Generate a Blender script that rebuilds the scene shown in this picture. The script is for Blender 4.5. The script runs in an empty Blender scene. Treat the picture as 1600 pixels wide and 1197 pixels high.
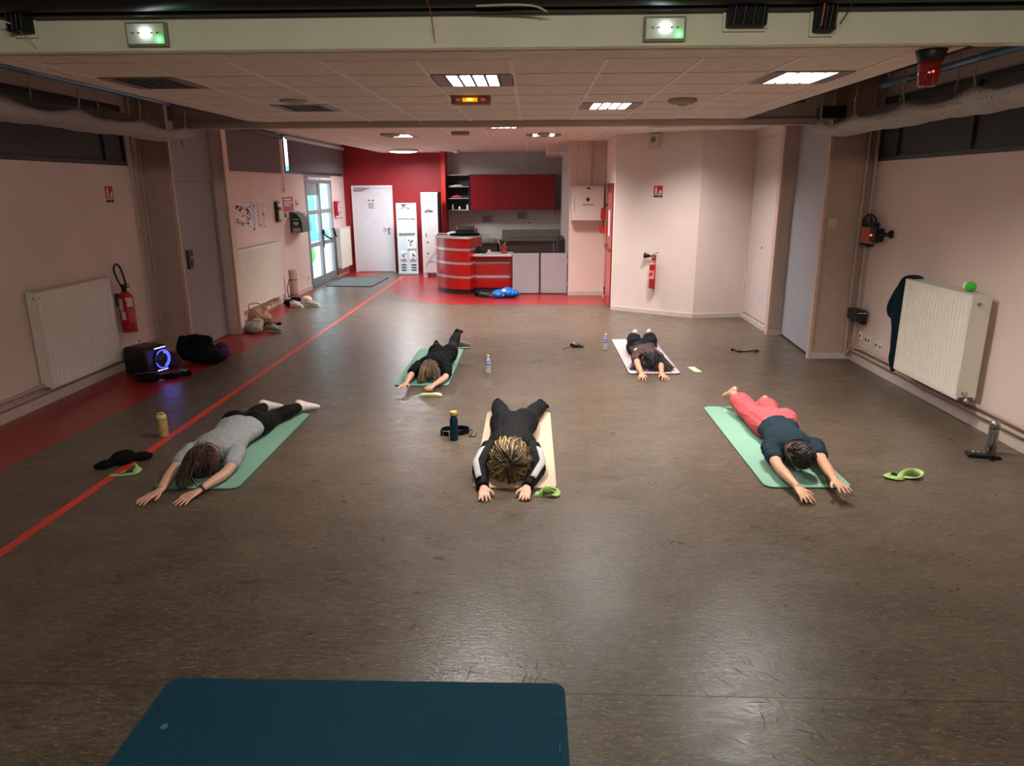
import bpy, bmesh, math, random
import numpy as np
from mathutils import Vector, Matrix, Euler
R = math.radians
PI = math.pi
random.seed(7)
sc = bpy.context.scene
COL = sc.collection

# ------------------------------------------------------------------ camera
def make_camera():
    p, y, r = R(15.427), R(1.576), R(-0.26)
    fw = Vector((-math.sin(y)*math.cos(p), math.cos(y)*math.cos(p), -math.sin(p)))
    rt = Vector((math.cos(y), math.sin(y), 0))
    up = rt.cross(fw)
    rt2 = rt*math.cos(r)+up*math.sin(r)
    up2 = up*math.cos(r)-rt*math.sin(r)
    cd = bpy.data.cameras.new('camera')
    cd.sensor_width = 36; cd.sensor_fit = 'HORIZONTAL'
    cd.lens = 1108.25*36/1600
    cd.clip_start = 0.05; cd.clip_end = 200
    co = bpy.data.objects.new('camera', cd); COL.objects.link(co)
    M = Matrix((rt2, up2, -fw)).transposed().to_4x4()
    M.translation = (0, 0, 2.1)
    co.matrix_world = M
    sc.camera = co
make_camera()

# ------------------------------------------------------------------ world, light, exposure
w = bpy.data.worlds.new('world'); sc.world = w; w.use_nodes = True
bg = w.node_tree.nodes['Background']
bg.inputs[0].default_value = (0.80, 0.93, 1.0, 1)
bg.inputs[1].default_value = 4.5
sc.view_settings.view_transform = 'Standard'
sc.view_settings.look = 'None'
sc.view_settings.gamma = 1
sc.view_settings.use_curve_mapping = False
sc.view_settings.exposure = 0.12

def area(name, loc, sx, sy, power, col=(1,1,1), rot=(0,0,0), spread=180, portal=False):
    l = bpy.data.lights.new(name, 'AREA'); l.shape = 'RECTANGLE'
    l.size = sx; l.size_y = sy; l.energy = power; l.color = col; l.spread = R(spread)
    if portal: l.cycles.is_portal = True
    o = bpy.data.objects.new(name, l); COL.objects.link(o)
    o.location = loc; o.rotation_euler = rot
    return o
LAMP_ON = [(-0.43,5.70),(0.77,7.50),(1.97,5.70)]
LAMP_ON_FAR = [(-0.40,10.72),(2.04,10.62),(-2.20,12.52),(0.20,12.52)]
for x, y in LAMP_ON:      area('troffer_light', (x,y,2.905), .34,.50, 112, (1.0,.94,.86), spread=145)
for x, y in LAMP_ON_FAR:  area('troffer_light', (x,y,2.975), .34,.50, 135, (1.0,.93,.89), spread=138)
area('round_lamp_light', (-2.9,16.8,2.86), .5,.5, 100, (.95,.97,1.0), spread=170)
area('stage_fill', (0.3,-0.6,3.45), 2.4,.4, 150, (1.0,.94,.80), rot=(R(18),0,0))  # unseen fill lamp, added to brighten the beam and the foreground
# daylight comes in through the glazed door: sampling portal
area('daylight_portal', (-4.84,16.25,1.2), 2.3,1.9, 1, rot=(0,R(-90),0), portal=True)

# ------------------------------------------------------------------ materials
def lin(c):
    def f(v):
        v /= 255.
        return v/12.92 if v <= .04045 else ((v+.055)/1.055)**2.4
    return tuple(f(v) for v in c)
MC = {}
def mat(name, rgb, rough=.6, metal=0., var=0., vs=6., bump=0., bs=60., spec=.5, emit=None, es=0., trans=0., coat=0., stretch=(1,1,1), sheen=0., alpha=1.):
    if name in MC: return MC[name]
    m = bpy.data.materials.new(name); m.use_nodes = True
    nt = m.node_tree; N = nt.nodes; L = nt.links
    b = N['Principled BSDF']
    c = lin(rgb)
    b.inputs['Base Color'].default_value = (*c,1)
    b.inputs['Roughness'].default_value = rough
    b.inputs['Metallic'].default_value = metal
    b.inputs['Specular IOR Level'].default_value = spec
    if trans: b.inputs['Transmission Weight'].default_value = trans
    if coat: b.inputs['Coat Weight'].default_value = coat; b.inputs['Coat Roughness'].default_value = .15
    if sheen: b.inputs['Sheen Weight'].default_value = sheen
    if alpha < 1: b.inputs['Alpha'].default_value = alpha
    if emit is not None:
        b.inputs['Emission Color'].default_value = (*lin(emit),1); b.inputs['Emission Strength'].default_value = es
    tc = N.new('ShaderNodeTexCoord'); mp = N.new('ShaderNodeMapping')
    mp.inputs['Scale'].default_value = stretch
    L.new(tc.outputs['Object'], mp.inputs[0])
    if var <= 0: var = .04
    nz = N.new('ShaderNodeTexNoise'); nz.inputs['Scale'].default_value = vs; nz.inputs['Detail'].default_value = 5
    L.new(mp.outputs[0], nz.inputs[0])
    rp = N.new('ShaderNodeValToRGB')
    rp.color_ramp.elements[0].position = .3; rp.color_ramp.elements[1].position = .7
    rp.color_ramp.elements[0].color = tuple(v*(1-var) for v in c)+(1,)
    rp.color_ramp.elements[1].color = tuple(min(1,v*(1+var)) for v in c)+(1,)
    L.new(nz.outputs[0], rp.inputs[0]); L.new(rp.outputs[0], b.inputs['Base Color'])
    if bump > 0:
        n2 = N.new('ShaderNodeTexNoise'); n2.inputs['Scale'].default_value = bs; n2.inputs['Detail'].default_value = 3
        L.new(mp.outputs[0], n2.inputs[0])
        bp = N.new('ShaderNodeBump'); bp.inputs['Strength'].default_value = bump; bp.inputs['Distance'].default_value = .01
        L.new(n2.outputs[0], bp.inputs['Height']); L.new(bp.outputs[0], b.inputs['Normal'])
    MC[name] = m
    return m

def floor_mat():
    m = bpy.data.materials.new('brown_linoleum'); m.use_nodes = True
    nt = m.node_tree; N = nt.nodes; L = nt.links; b = N['Principled BSDF']
    tc = N.new('ShaderNodeTexCoord')
    def noise(scale, st, det=4, dist=0.):
        mp = N.new('ShaderNodeMapping'); mp.inputs['Scale'].default_value = st
        L.new(tc.outputs['Object'], mp.inputs[0])
        n = N.new('ShaderNodeTexNoise'); n.inputs['Scale'].default_value = scale; n.inputs['Detail'].default_value = det
        n.inputs['Distortion'].default_value = dist
        L.new(mp.outputs[0], n.inputs[0]); return n.outputs[0]
    def ramp(src, stops):
        r = N.new('ShaderNodeValToRGB'); e = r.color_ramp.elements
        e[0].position, e[0].color = stops[0][0], (*stops[0][1],1)
        e[1].position, e[1].color = stops[-1][0], (*stops[-1][1],1)
        for p, c in stops[1:-1]:
            k = e.new(p); k.color = (*c,1)
        L.new(src, r.inputs[0]); return r.outputs[0]
    base = ramp(noise(2.2,(1,1.6,1),6), [(.3,lin((76,65,55))),(.7,lin((92,80,69)))])
    streak = ramp(noise(13,(1,3.6,1),8,.9), [(.36,(.78,.77,.76)),(.54,(1.05,1.03,1.0)),(.70,(1.38,1.33,1.25))])
    mul = N.new('ShaderNodeMixRGB'); mul.blend_type = 'MULTIPLY'; mul.inputs[0].default_value = 1
    L.new(base, mul.inputs[1]); L.new(streak, mul.inputs[2])
    fl = ramp(noise(26,(1,4.2,1),5,1.6), [(.58,(0,0,0)),(.66,(1,1,1))])
    mx = N.new('ShaderNodeMixRGB'); mx.inputs[2].default_value = (*lin((150,134,112)),1)
    mfac = N.new('ShaderNodeMath'); mfac.operation = 'MULTIPLY'; mfac.inputs[1].default_value = .62
    L.new(fl, mfac.inputs[0]); L.new(mfac.outputs[0], mx.inputs[0]); L.new(mul.outputs[0], mx.inputs[1])
    # dark scuffs
    sf = ramp(noise(5,(1.0,1.0,1),8,2.5), [(.0,(1,1,1)),(.004,(0,0,0))])
    mx2 = N.new('ShaderNodeMixRGB'); mx2.inputs[2].default_value = (*lin((36,30,26)),1)
    L.new(sf, mx2.inputs[0]); L.new(mx.outputs[0], mx2.inputs[1])
    L.new(mx2.outputs[0], b.inputs['Base Color'])
    rr = ramp(noise(6,(1,2,1),6,1), [(.3,(.27,)*3),(.7,(.40,)*3)])
    L.new(rr, b.inputs['Roughness'])
    b.inputs['Specular IOR Level'].default_value = .5
    bp = N.new('ShaderNodeBump'); bp.inputs['Strength'].default_value = .35; bp.inputs['Distance'].default_value = .004
    L.new(noise(30,(1,2.2,1),5,.5), bp.inputs['Height']); L.new(bp.outputs[0], b.inputs['Normal'])
    return m

def glass_mat(name, tint=(1,1,1)):
    if name in MC: return MC[name]
    m = bpy.data.materials.new(name); m.use_nodes = True
    nt = m.node_tree; N = nt.nodes; L = nt.links
    N.remove(N['Principled BSDF'])
    t = N.new('ShaderNodeBsdfTransparent'); t.inputs[0].default_value = (*tint,1)
    g = N.new('ShaderNodeBsdfGlossy'); g.inputs['Roughness'].default_value = .03
    f = N.new('ShaderNodeFresnel'); f.inputs[0].default_value = 1.45
    ge = N.new('ShaderNodeNewGeometry'); sb = N.new('ShaderNodeMath'); sb.operation = 'SUBTRACT'; sb.inputs[0].default_value = 1
    L.new(ge.outputs['Backfacing'], sb.inputs[1]); ml = N.new('ShaderNodeMath'); ml.operation = 'MULTIPLY'
    L.new(f.outputs[0], ml.inputs[0]); L.new(sb.outputs[0], ml.inputs[1])
    mx = N.new('ShaderNodeMixShader'); L.new(ml.outputs[0], mx.inputs[0]); L.new(t.outputs[0], mx.inputs[1]); L.new(g.outputs[0], mx.inputs[2])
    L.new(mx.outputs[0], N['Material Output'].inputs[0])
    MC[name] = m; return m

# ------------------------------------------------------------------ mesh building
def smoothpath(pts, n=6):
    """Catmull-Rom through tuples of any length"""
    P = [np.array(p, float) for p in pts]
    if len(P) < 3: 
        return [P[0]+(P[-1]-P[0])*k/n for k in range(n+1)]
    out = []
    for i in range(len(P)-1):
        a = P[i-1] if i else 2*P[0]-P[1]
        b, c = P[i], P[i+1]
        d = P[i+2] if i+2 < len(P) else 2*P[-1]-P[-2]
        for k in range(n):
            t = k/n
            out.append(.5*((2*b)+(-a+c)*t+(2*a-5*b+4*c-d)*t*t+(-a+3*b-3*c+d)*t**3))
    out.append(P[-1])
    return out

class MB:
    def __init__(s): s.b = bmesh.new(); s.M = Matrix.Identity(4)
    def v(s, p): return s.b.verts.new(s.M @ Vector(p))
    def box(s, x0,x1,y0,y1,z0,z1, bev=0., seg=2):
        if x0>x1: x0,x1=x1,x0
        if y0>y1: y0,y1=y1,y0
        if z0>z1: z0,z1=z1,z0
        t = bmesh.new() if bev else s.b
        vs = [t.verts.new((Vector((x,y,z)) if bev else s.M@Vector((x,y,z)))) for x in (x0,x1) for y in (y0,y1) for z in (z0,z1)]
        for f in ((0,1,3,2),(4,6,7,5),(0,4,5,1),(2,3,7,6),(0,2,6,4),(1,5,7,3)):
            t.faces.new([vs[i] for i in f])
        if bev:
            bev = min(bev, .45*min(x1-x0,y1-y0,z1-z0))
            bmesh.ops.bevel(t, geom=list(t.edges), offset=bev, segments=seg, profile=.5, affect='EDGES')
            s.merge(t)
        return s
    def merge(s, t):
        mp = {}
        for v in t.verts: mp[v] = s.b.verts.new(s.M @ v.co)
        for f in t.faces:
            try:
                g = s.b.faces.new([mp[v] for v in f.verts]); g.smooth = f.smooth
            except ValueError: pass
        t.free()
    def ring(s, c, ax, ay, ra, rb, n):
        return [s.v(c+ax*(ra*math.cos(2*PI*k/n))+ay*(rb*math.sin(2*PI*k/n))) for k in range(n)]
    def bridge(s, A, B, sm=True):
        n = len(A)
        for k in range(n):
            f = s.b.faces.new((A[k],A[(k+1)%n],B[(k+1)%n],B[k])); f.smooth = sm
    def cyl(s, p0, p1, r0, r1=None, n=16, cap=True, sm=True):
        r1 = r0 if r1 is None else r1
        p0, p1 = Vector(p0), Vector(p1); d = (p1-p0).normalized()
        a = d.orthogonal().normalized(); b = d.cross(a)
        A = s.ring(p0,a,b,r0,r0,n); B = s.ring(p1,a,b,r1,r1,n)
        s.bridge(A,B,sm)
        if cap: s.b.faces.new(A[::-1]); s.b.faces.new(B)
        return s
    def lathe(s, prof, c=(0,0,0), n=20, axis=(0,0,1), sm=True):
        """prof: (r, h)"""
        c = Vector(c); d = Vector(axis).normalized(); a = d.orthogonal().normalized(); b = d.cross(a)
        prev = None
        for r,h in prof:
            A = s.ring(c+d*h,a,b,max(r,1e-4),max(r,1e-4),n)
            if prev: s.bridge(prev,A,sm)
            else: s.b.faces.new(A[::-1])
            prev = A
        s.b.faces.new(prev)
        return s
    def loft(s, pts, side=(1,0,0), n=14, sub=5, cap=True, flat=None):
        """pts: (x,y,z,ra,rb) ra along side, rb across; rounded ends"""
        P = smoothpath(pts, sub)
        C = [Vector(p[:3]) for p in P]
        prev = None; first = True
        side = Vector(side)
        rings = []
        for i,p in enumerate(P):
            d = (C[min(i+1,len(C)-1)]-C[max(i-1,0)]).normalized()
            a = side-d*side.dot(d)
            if a.length < 1e-3: a = d.orthogonal()
            a.normalize(); b = d.cross(a)
            rings.append((C[i],a,b,max(p[3],1e-4),max(p[4],1e-4),d))
        if cap:
            c,a,b,ra,rb,d = rings[0]; m = min(ra,rb)
            pre = [(c-d*(m*math.sin(t)),a,b,ra*math.cos(t),rb*math.cos(t),d) for t in (R(85),R(65),R(40),R(20))]
            c,a,b,ra,rb,d = rings[-1]; m = min(ra,rb)
            post = [(c+d*(m*math.sin(t)),a,b,ra*math.cos(t),rb*math.cos(t),d) for t in (R(20),R(40),R(65),R(85))]
            rings = pre+rings+post
        for c,a,b,ra,rb,d in rings:
            A = s.ring(c,a,b,ra,rb,n)
            if prev: s.bridge(prev,A)
            else: s.b.faces.new(A[::-1])
            prev = A
        s.b.faces.new(prev)
        return s
    def tube(s, pts, r, n=8, sub=5):
        return s.loft([(*p[:3],r,r) for p in pts], n=n, sub=sub, side=(.3,.2,.93))
    def ell(s, c, rx, ry, rz, n=20, rot=None):
        t = bmesh.new(); bmesh.ops.create_uvsphere(t, u_segments=n, v_segments=max(8,n//2), radius=1)
        M = Matrix.Translation(c) @ (rot.to_matrix().to_4x4() if rot else Matrix.Identity(4)) @ Matrix.Diagonal((rx,ry,rz,1))
        t.transform(M)
        for f in t.faces: f.smooth = True
        s.merge(t); return s
    def prism(s, poly, z0, z1, sm=False):
        A = [s.v((x,y,z0)) for x,y in poly]; B = [s.v((x,y,z1)) for x,y in poly]
        s.b.faces.new(A[::-1]); s.b.faces.new(B)
        n = len(A)
        for k in range(n):
            f = s.b.faces.new((A[k],A[(k+1)%n],B[(k+1)%n],B[k])); f.smooth = sm
        return s
    def quad(s, *ps):
        s.b.faces.new([s.v(p) for p in ps]); return s
    def grid(s, fn, nu, nv, sm=True):
        V = [[s.v(fn(i/nu,j/nv)) for j in range(nv+1)] for i in range(nu+1)]
        for i in range(nu):
            for j in range(nv):
                f = s.b.faces.new((V[i][j],V[i+1][j],V[i+1][j+1],V[i][j+1])); f.smooth = sm
        return s
LOCS = {}
def obj(name, mb, m, parent=None, world=True, remesh=0, smooth=0, fn=None, thick=0):
    """one mesh object; with world=True coordinates are world and are shifted into the parent's frame"""
    bmesh.ops.recalc_face_normals(mb.b, faces=mb.b.faces)
    me = bpy.data.meshes.new(name); mb.b.to_mesh(me); mb.b.free()
    if isinstance(m, (list,tuple)):
        for q in m: me.materials.append(q)
    else: me.materials.append(m)
    o = bpy.data.objects.new(name, me); COL.objects.link(o)
    if remesh:
        md = o.modifiers.new('r','REMESH'); md.mode = 'VOXEL'; md.voxel_size = remesh; md.use_smooth_shade = True
        if smooth:
            ms = o.modifiers.new('s','SMOOTH'); ms.iterations = smooth; ms.factor = .5
        dg = bpy.context.evaluated_depsgraph_get()
        ne = bpy.data.meshes.new_from_object(o.evaluated_get(dg)); o.modifiers.clear()
        ne.name = name
        o.data = ne; bpy.data.meshes.remove(me); me = ne
        if not me.materials: me.materials.append(m)
    if fn:
        n = len(me.vertices); co = np.empty(n*3); me.vertices.foreach_get('co',co); co = co.reshape(-1,3)
        nr = np.empty(n*3); me.vertices.foreach_get('normal',nr); nr = nr.reshape(-1,3)
        co = fn(co,nr); me.vertices.foreach_set('co',co.ravel()); me.update()
    if thick:
        md = o.modifiers.new('t','SOLIDIFY'); md.thickness = thick; md.offset = 0
    if parent is not None:
        o.parent = parent
        if world and parent.name in LOCS:
            me.transform(LOCS[parent.name].inverted())
            LOCS[o.name] = LOCS[parent.name]
    return o
def tag(o, label=None, cat=None, group=None, kind=None):
    if label: o['label'] = label
    if cat: o['category'] = cat
    if group: o['group'] = group
    if kind: o['kind'] = kind
    return o
def thing(name, label, cat, loc=(0,0,0), rz=0, group=None, kind=None):
    o = bpy.data.objects.new(name, None); COL.objects.link(o)
    o.empty_display_size = .1
    o.location = loc; o.rotation_euler = (0,0,rz)
    LOCS[o.name] = Matrix.Translation(loc) @ Euler((0,0,rz)).to_matrix().to_4x4()
    return tag(o, label, cat, group, kind)
def one(name, mb, m, label, cat, base=None, group=None, **k):
    """a thing that is a single mesh; origin moved to its base"""
    o = obj(name, mb, m, **k)
    if base is not None:
        o.data.transform(Matrix.Translation(-Vector(base))); o.location = base
    return tag(o, label, cat, group)
def struct(name, mb, m, parent=None, **k):
    o = obj(name, mb, m, parent, **k)
    if parent is None: o['kind'] = 'structure'
    return o
def dup(root, loc, rz=0, label=None, group=None):
    r = root.copy(); COL.objects.link(r); r.location = loc; r.rotation_euler = (0,0,rz)
    LOCS[r.name] = Matrix.Translation(loc) @ Euler((0,0,rz)).to_matrix().to_4x4()
    if label: r['label'] = label
    if group: r['group'] = group
    for ch in list(root.children):
        c = ch.copy(); COL.objects.link(c); c.parent = r
        for g in ch.children:
            d = g.copy(); COL.objects.link(d); d.parent = c
    return r
def wob(seed, freq, amp, floor=None, crease=0.):
    rs = np.random.RandomState(seed)
    D = rs.normal(size=(7,3)); D /= np.linalg.norm(D,axis=1)[:,None]
    F = freq*rs.uniform(.6,2.2,7); PH = rs.uniform(0,6.28,7)
    def f(co,nr):
        w = co+.35/freq*np.sin(co[:,[1,2,0]]*freq*.9+seed)
        h = sum(np.sin(w@D[i]*F[i]+PH[i])/(F[i]/freq) for i in range(7))/3.5
        if crease:
            h = h+crease*sum(.64-np.abs(np.sin(w@D[i]*F[i]*.8+PH[i]*2)) for i in range(4))/2
        co = co+nr*(h*amp)[:,None]
        if floor is not None: co[:,2] = np.maximum(co[:,2], floor)
        return co
    return f

# materials
WALL   = mat('wall_paint_pink', (227,205,196), .75, var=.05, vs=1.3, bump=.08, bs=90)
WALLC  = mat('wall_paint_cream', (232,228,204), .7, var=.05, vs=3)
TILE   = mat('ceiling_tile_white', (236,218,207), .85, var=.05, vs=9, bump=.2, bs=160)
GRID   = mat('ceiling_grid_white', (245,234,226), .5)
REDW   = mat('wall_paint_red', (150,18,28), .55, var=.06, vs=2)
REDF   = mat('red_linoleum', (146,34,32), .3, var=.14, vs=7, stretch=(1,3,1), bump=.15, bs=40)
TAPE   = mat('red_floor_line_paint', (208,60,46), .35, var=.05)
BASEB  = mat('baseboard_paint', (205,190,180), .5)
GREYD  = mat('grey_door_laminate', (148,142,146), .45)
PIPE   = mat('pipe_paint_pink', (180,158,148), .45)
RADW   = mat('radiator_white', (226,220,208), .35)
BLACKP = mat('black_plastic', (18,18,20), .4)
BLACKC = mat('black_cloth',(12,12,14), .9,spec=.15, bump=.3, bs=120)
WHITE  = mat('white_plastic', (232,230,226), .4)
METAL  = mat('brushed_metal', (170,170,168), .3, metal=1)
DGREY  = mat('dark_grey_frame', (62,62,66), .5)
BLIND  = mat('grey_blind_fabric', (112,104,108), .85, bump=.1, bs=200)
DBLIND = mat('charcoal_blind_fabric', (84,84,86), .8)
STAGEB = mat('stage_black', (9,9,10), .8)
RED    = mat('red_enamel', (188,28,26), .3)
PAPER  = mat('white_paper', (225,222,220), .8)
INK    = mat('dark_ink', (50,46,56), .7)

# ================================================================== SETTING
FLOOR = floor_mat()
b = MB(); b.box(-5.1,4.2,-2.2,18.6,-.05,0)
fl = struct('floor', b, FLOOR)
def flat(name, poly, z0, z1, m, parent=fl, kind=None):
    b = MB(); b.prism(poly, z0, z1); o = obj(name, b, m, parent)
    return o
flat('red_border', [(-4.9,-2.1),(-4.3,-2.1),(-4.12,4.6),(-3.92,8.3),(-3.80,9.3),(-3.86,10.4),(-4.18,11.5),(-4.42,13.4),(-4.56,15.15),(-4.72,15.2),(-4.9,12)], 0.0, .0008, REDF)
flat('red_border', [(-4.72,17.25),(-3.95,17.3),(-3.85,18.4),(-4.72,18.4)], 0.0, .0008, REDF)
flat('red_border', [(-3.12,18.4),(-3.17,17.3),(-3.03,14.9),(-2.45,13.75),(-1.95,13.3),(-1.6,13.12),(1.42,13.02),(1.42,18.4)], 0.0, .0008, REDF)
flat('red_line', [(-3.22,-2),(-3.145,-2),(-3.115,17.7),(-3.175,17.7)], .0009, .0016, TAPE)
for y in (2.62,):
    flat('floor_seam', [(-4,y),(3.9,y-.06),(3.9,y-.057),(-4,y+.003)], 0, .0006, mat('seam', (45,38,33), .5))
flat('screw_hole', [(-.19+.008*math.cos(a*PI/4),2.98+.008*math.sin(a*PI/4)) for a in range(8)], 0,.0009, BLACKP)
flat('screw_hole', [(1.16+.007*math.cos(a*PI/4),2.88+.007*math.sin(a*PI/4)) for a in range(8)], 0,.0009, BLACKP)
# scuff marks in the foreground
b = MB()
rs = random.Random(3)
for k in range(110):
    if k < 78: x, y, s = rs.gauss(1.08,.16), rs.gauss(2.65,.22), rs.uniform(.01,.06)
    else: x, y, s = rs.gauss(-.05,.14), rs.gauss(2.7,.10), rs.uniform(.02,.07)
    if x < .16 and y < 2.65: continue
    a = rs.gauss(2.1,.5); dx, dy = math.cos(a)*s, math.sin(a)*s; w_ = rs.uniform(.0012,.004); nx, ny = -math.sin(a)*w_, math.cos(a)*w_
    b.prism([(x-dx,y-dy),(x+nx,y+ny),(x+dx,y+dy),(x-nx,y-ny)], 0, .0005)
o = obj('scuff_marks', b, mat('scuff', (54,46,39), .6), fl); o['kind'] = 'stuff'

# ---- walls
T = .15
def wallbox(name, *boxes, m=WALL):
    b = MB()
    for q in boxes: b.box(*q)
    return struct(name, b, m)
HI = 3.35
# left, near part: solid to 2.37, window band above
wallbox('wall_left', (-4.9-T,-4.9,-2.2,9.25,0,2.37), (-4.9-T,-4.9,-2.2,9.25,3.05,HI), (-4.9-T,-4.9,8.86,9.25,2.37,3.05))
# left, far part with the door and the window band
wallbox('wall_left_far', (-4.73-T,-4.73,10.3,15.2,0,2.38), (-4.73-T,-4.73,17.28,18.6,0,2.38),
        (-4.73-T,-4.73,10.3,11.1,2.38,HI), (-4.73-T,-4.73,11.1,18.6,3.10,HI), (-4.73-T,-4.73,13.76,14.08,2.38,3.10), (-4.73-T,-4.73,18.35,18.6,2.38,3.10))
# left closet block
CLOS = mat('wall_paint_brown', (190,164,150), .7, var=.05)
wallbox('wall_left_closet_side', (-4.9,-4.52,9.15,9.25,0,HI), m=CLOS)
wallbox('wall_left_pier', (-4.73,-4.34,10.34,10.52,0,HI), m=WALL)
# right, near part
wallbox('wall_right', (4.0,4.0+T,-2.2,8.9,0,2.37), (4.0,4.0+T,-2.2,8.9,3.05,HI), (4.0,4.0+T,8.72,8.9,2.37,3.05))
wallbox('wall_right_closet_side', (3.50,4.0,8.80,8.9,0,HI), m=CLOS)
wallbox('wall_right_closet_return', (3.46,3.66,10.28,10.38,0,HI), m=CLOS)
wallbox('wall_right_far', (3.56,3.7,10.38,11.95,0,HI), (3.5,3.56,10.38,10.46,0,HI), (3.5,3.56,11.74,11.95,0,HI), (3.5,3.56,10.46,11.74,2.82,HI))
# angled wall
b = MB(); b.prism([(1.42,12.51),(2.67,11.68),(3.56,11.80),(3.56,11.95),(2.69,11.83),(1.55,12.60),(1.55,12.64),(1.42,12.60)], 0, HI)
struct('wall_back_right', b, mat('wall_paint_pale', (226,207,200), .75, var=.05, vs=1.3))
# side wall with red door
wallbox('wall_right_passage', (1.42,1.56,12.60,12.66,0,HI), (1.42,1.56,13.62,14.4,0,HI), (1.42,1.56,12.66,13.62,2.16,HI))
wallbox('wall_back_column', (.74,1.56,14.25,14.40,0,HI))
wallbox('wall_kitchen_side', (.74,.88,14.40,18.5,0,HI), m=mat('kitchen_grey_paint', (200,190,184), .7))
wallbox('wall_back', (-4.9,-2.14,18.45,18.6,0,HI), m=REDW)
wallbox('wall_back_wing', (-2.20,-2.10,17.95,18.45,0,HI), m=mat('wing_red', (178,32,28), .45))
wallbox('wall_back_kitchen', (-2.14,.9,18.45,18.6,0,HI), m=MC['kitchen_grey_paint'])
wallbox('wall_rear', (-5.1,4.2,-2.35,-2.2,0,3.9), m=STAGEB)
# stage side shells (above the windows)
wallbox('wall_stage_left', (-5.05,-4.9,-2.2,4.5,HI,3.9), m=STAGEB)
wallbox('wall_stage_right', (4.0,4.15,-2.2,4.5,HI,3.9), m=STAGEB)

# ---- ceilings
rc = MB(); rc.box(-5.1,4.2,4.42,9.0,3.30,3.36); struct('ceiling_recess', rc, mat('recess_grey', (120,112,106), .8))
b = MB(); b.box(-5.1,4.2,-2.35,4.42,3.9,3.95); b.box(-5.1,4.2,4.40,4.44,3.30,3.95); struct('ceiling_stage', b, STAGEB)
def tile_ceiling(name, x0, y0, nx, ny, z, skip, first):
    b = MB(); b.box(x0,x0+.6*nx,y0,y0+.6*ny,z+.13,z+.15)
    c = struct(name, b, mat('plenum', (60,56,54), .9))
    proto = None
    for i in range(nx):
        for j in range(ny):
            if (i,j) in skip: continue
            x, y = x0+.6*i, y0+.6*j
            if proto is None:
                m = MB(); m.box(.010,.590,.013,.587,0,.012)
                t = obj('ceiling_tile', m, TILE, c, world=False); proto = t
            else:
                t = proto.copy(); COL.objects.link(t); t.parent = c
            t.location = (x,y,z+.003*((i*7+j*3)%3)/3)
    g = MB()
    for i in range(nx+1): g.box(x0+.6*i-.014,x0+.6*i+.014,y0,y0+.6*ny,z-.004,z+.02)
    obj('ceiling_grid', g, GRID, c)
    g = MB()
    for j in range(ny+1): g.box(x0,x0+.6*nx,y0+.6*j-.014,y0+.6*j+.014,z+.006,z+.012)
    obj('cross_runner', g, mat('runner_shadow_grey',(150,128,118),.7), c)  # shadow lines of the tile edges are put into the runner colour
    return c
NX0, NY0, NZ = -3.13, 4.8, 2.87
near_l = [(-0.43,5.70),(0.77,7.50),(1.97,5.70),(-2.23,7.50),(-2.83,5.70)]
sk = {(round((x-.3-NX0)/.6), round((y-.3-NY0)/.6)) for x,y in near_l}
cn = tile_ceiling('ceiling', NX0, NY0, 9, 7, NZ, sk, True)
b = MB(); b.box(-3.38,-3.13,4.5,9.0,NZ,NZ+.02); b.box(2.27,2.53,4.5,9.0,NZ,NZ+.02); b.box(-3.13,2.27,4.5,4.8,NZ,NZ+.02)
b.box(-3.38,-3.36,4.5,9.0,NZ,3.3); b.box(2.51,2.53,4.5,9.0,NZ,3.3)
obj('ceiling_margin', b, TILE, cn)
FX0, FY0, FZ = -3.7, 9.22, 2.94
far_l = [(-0.40,10.72),(2.0,10.72),(-2.2,12.52),(0.2,12.52),(-2.8,10.12)]
sk = {(round((x-.3-FX0)/.6), round((y-.3-FY0)/.6)) for x,y in far_l}
cf = tile_ceiling('ceiling_far', FX0, FY0, 12, 15, FZ, sk, False)
b = MB(); b.box(-3.7,.8,18.2,18.5,FZ,FZ+.02)
b.quad((-3.7,9.0,FZ),(-3.7,18.5,FZ),(-4.8,18.5,3.16),(-4.8,9.0,3.16)); b.quad((-3.7,9.0,FZ+.02),(-3.7,18.5,FZ+.02),(-4.8,18.5,3.18),(-4.8,9.0,3.18))
obj('ceiling_margin', b, TILE, cf)
b = MB(); b.box(.35,.74,15.6,18.4,2.80,2.94); struct('ceiling_soffit', b, TILE)

# beams
b = MB(); b.box(-5.0,4.1,4.44,4.52,2.87,3.045); b.box(-5.0,4.1,4.425,4.44,2.873,2.889)
struct('trim_1', b, WALLC)
b = MB(); b.box(-4.35,3.56,9.0,9.12,2.80,2.872); b.box(-4.35,3.56,9.03,9.12,2.872,3.3)
struct('trim_2', b, mat('low_beam_paint', (196,178,168), .6))
b = MB(); b.cyl((-4.85,4.30,3.115),(3.95,4.30,3.115),.06,n=20); b.box(-4.9,4.0,4.36,4.44,3.045,3.9)
struct('trim_3', b, mat('stage_drape_black', (8,8,9), .55))

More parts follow.
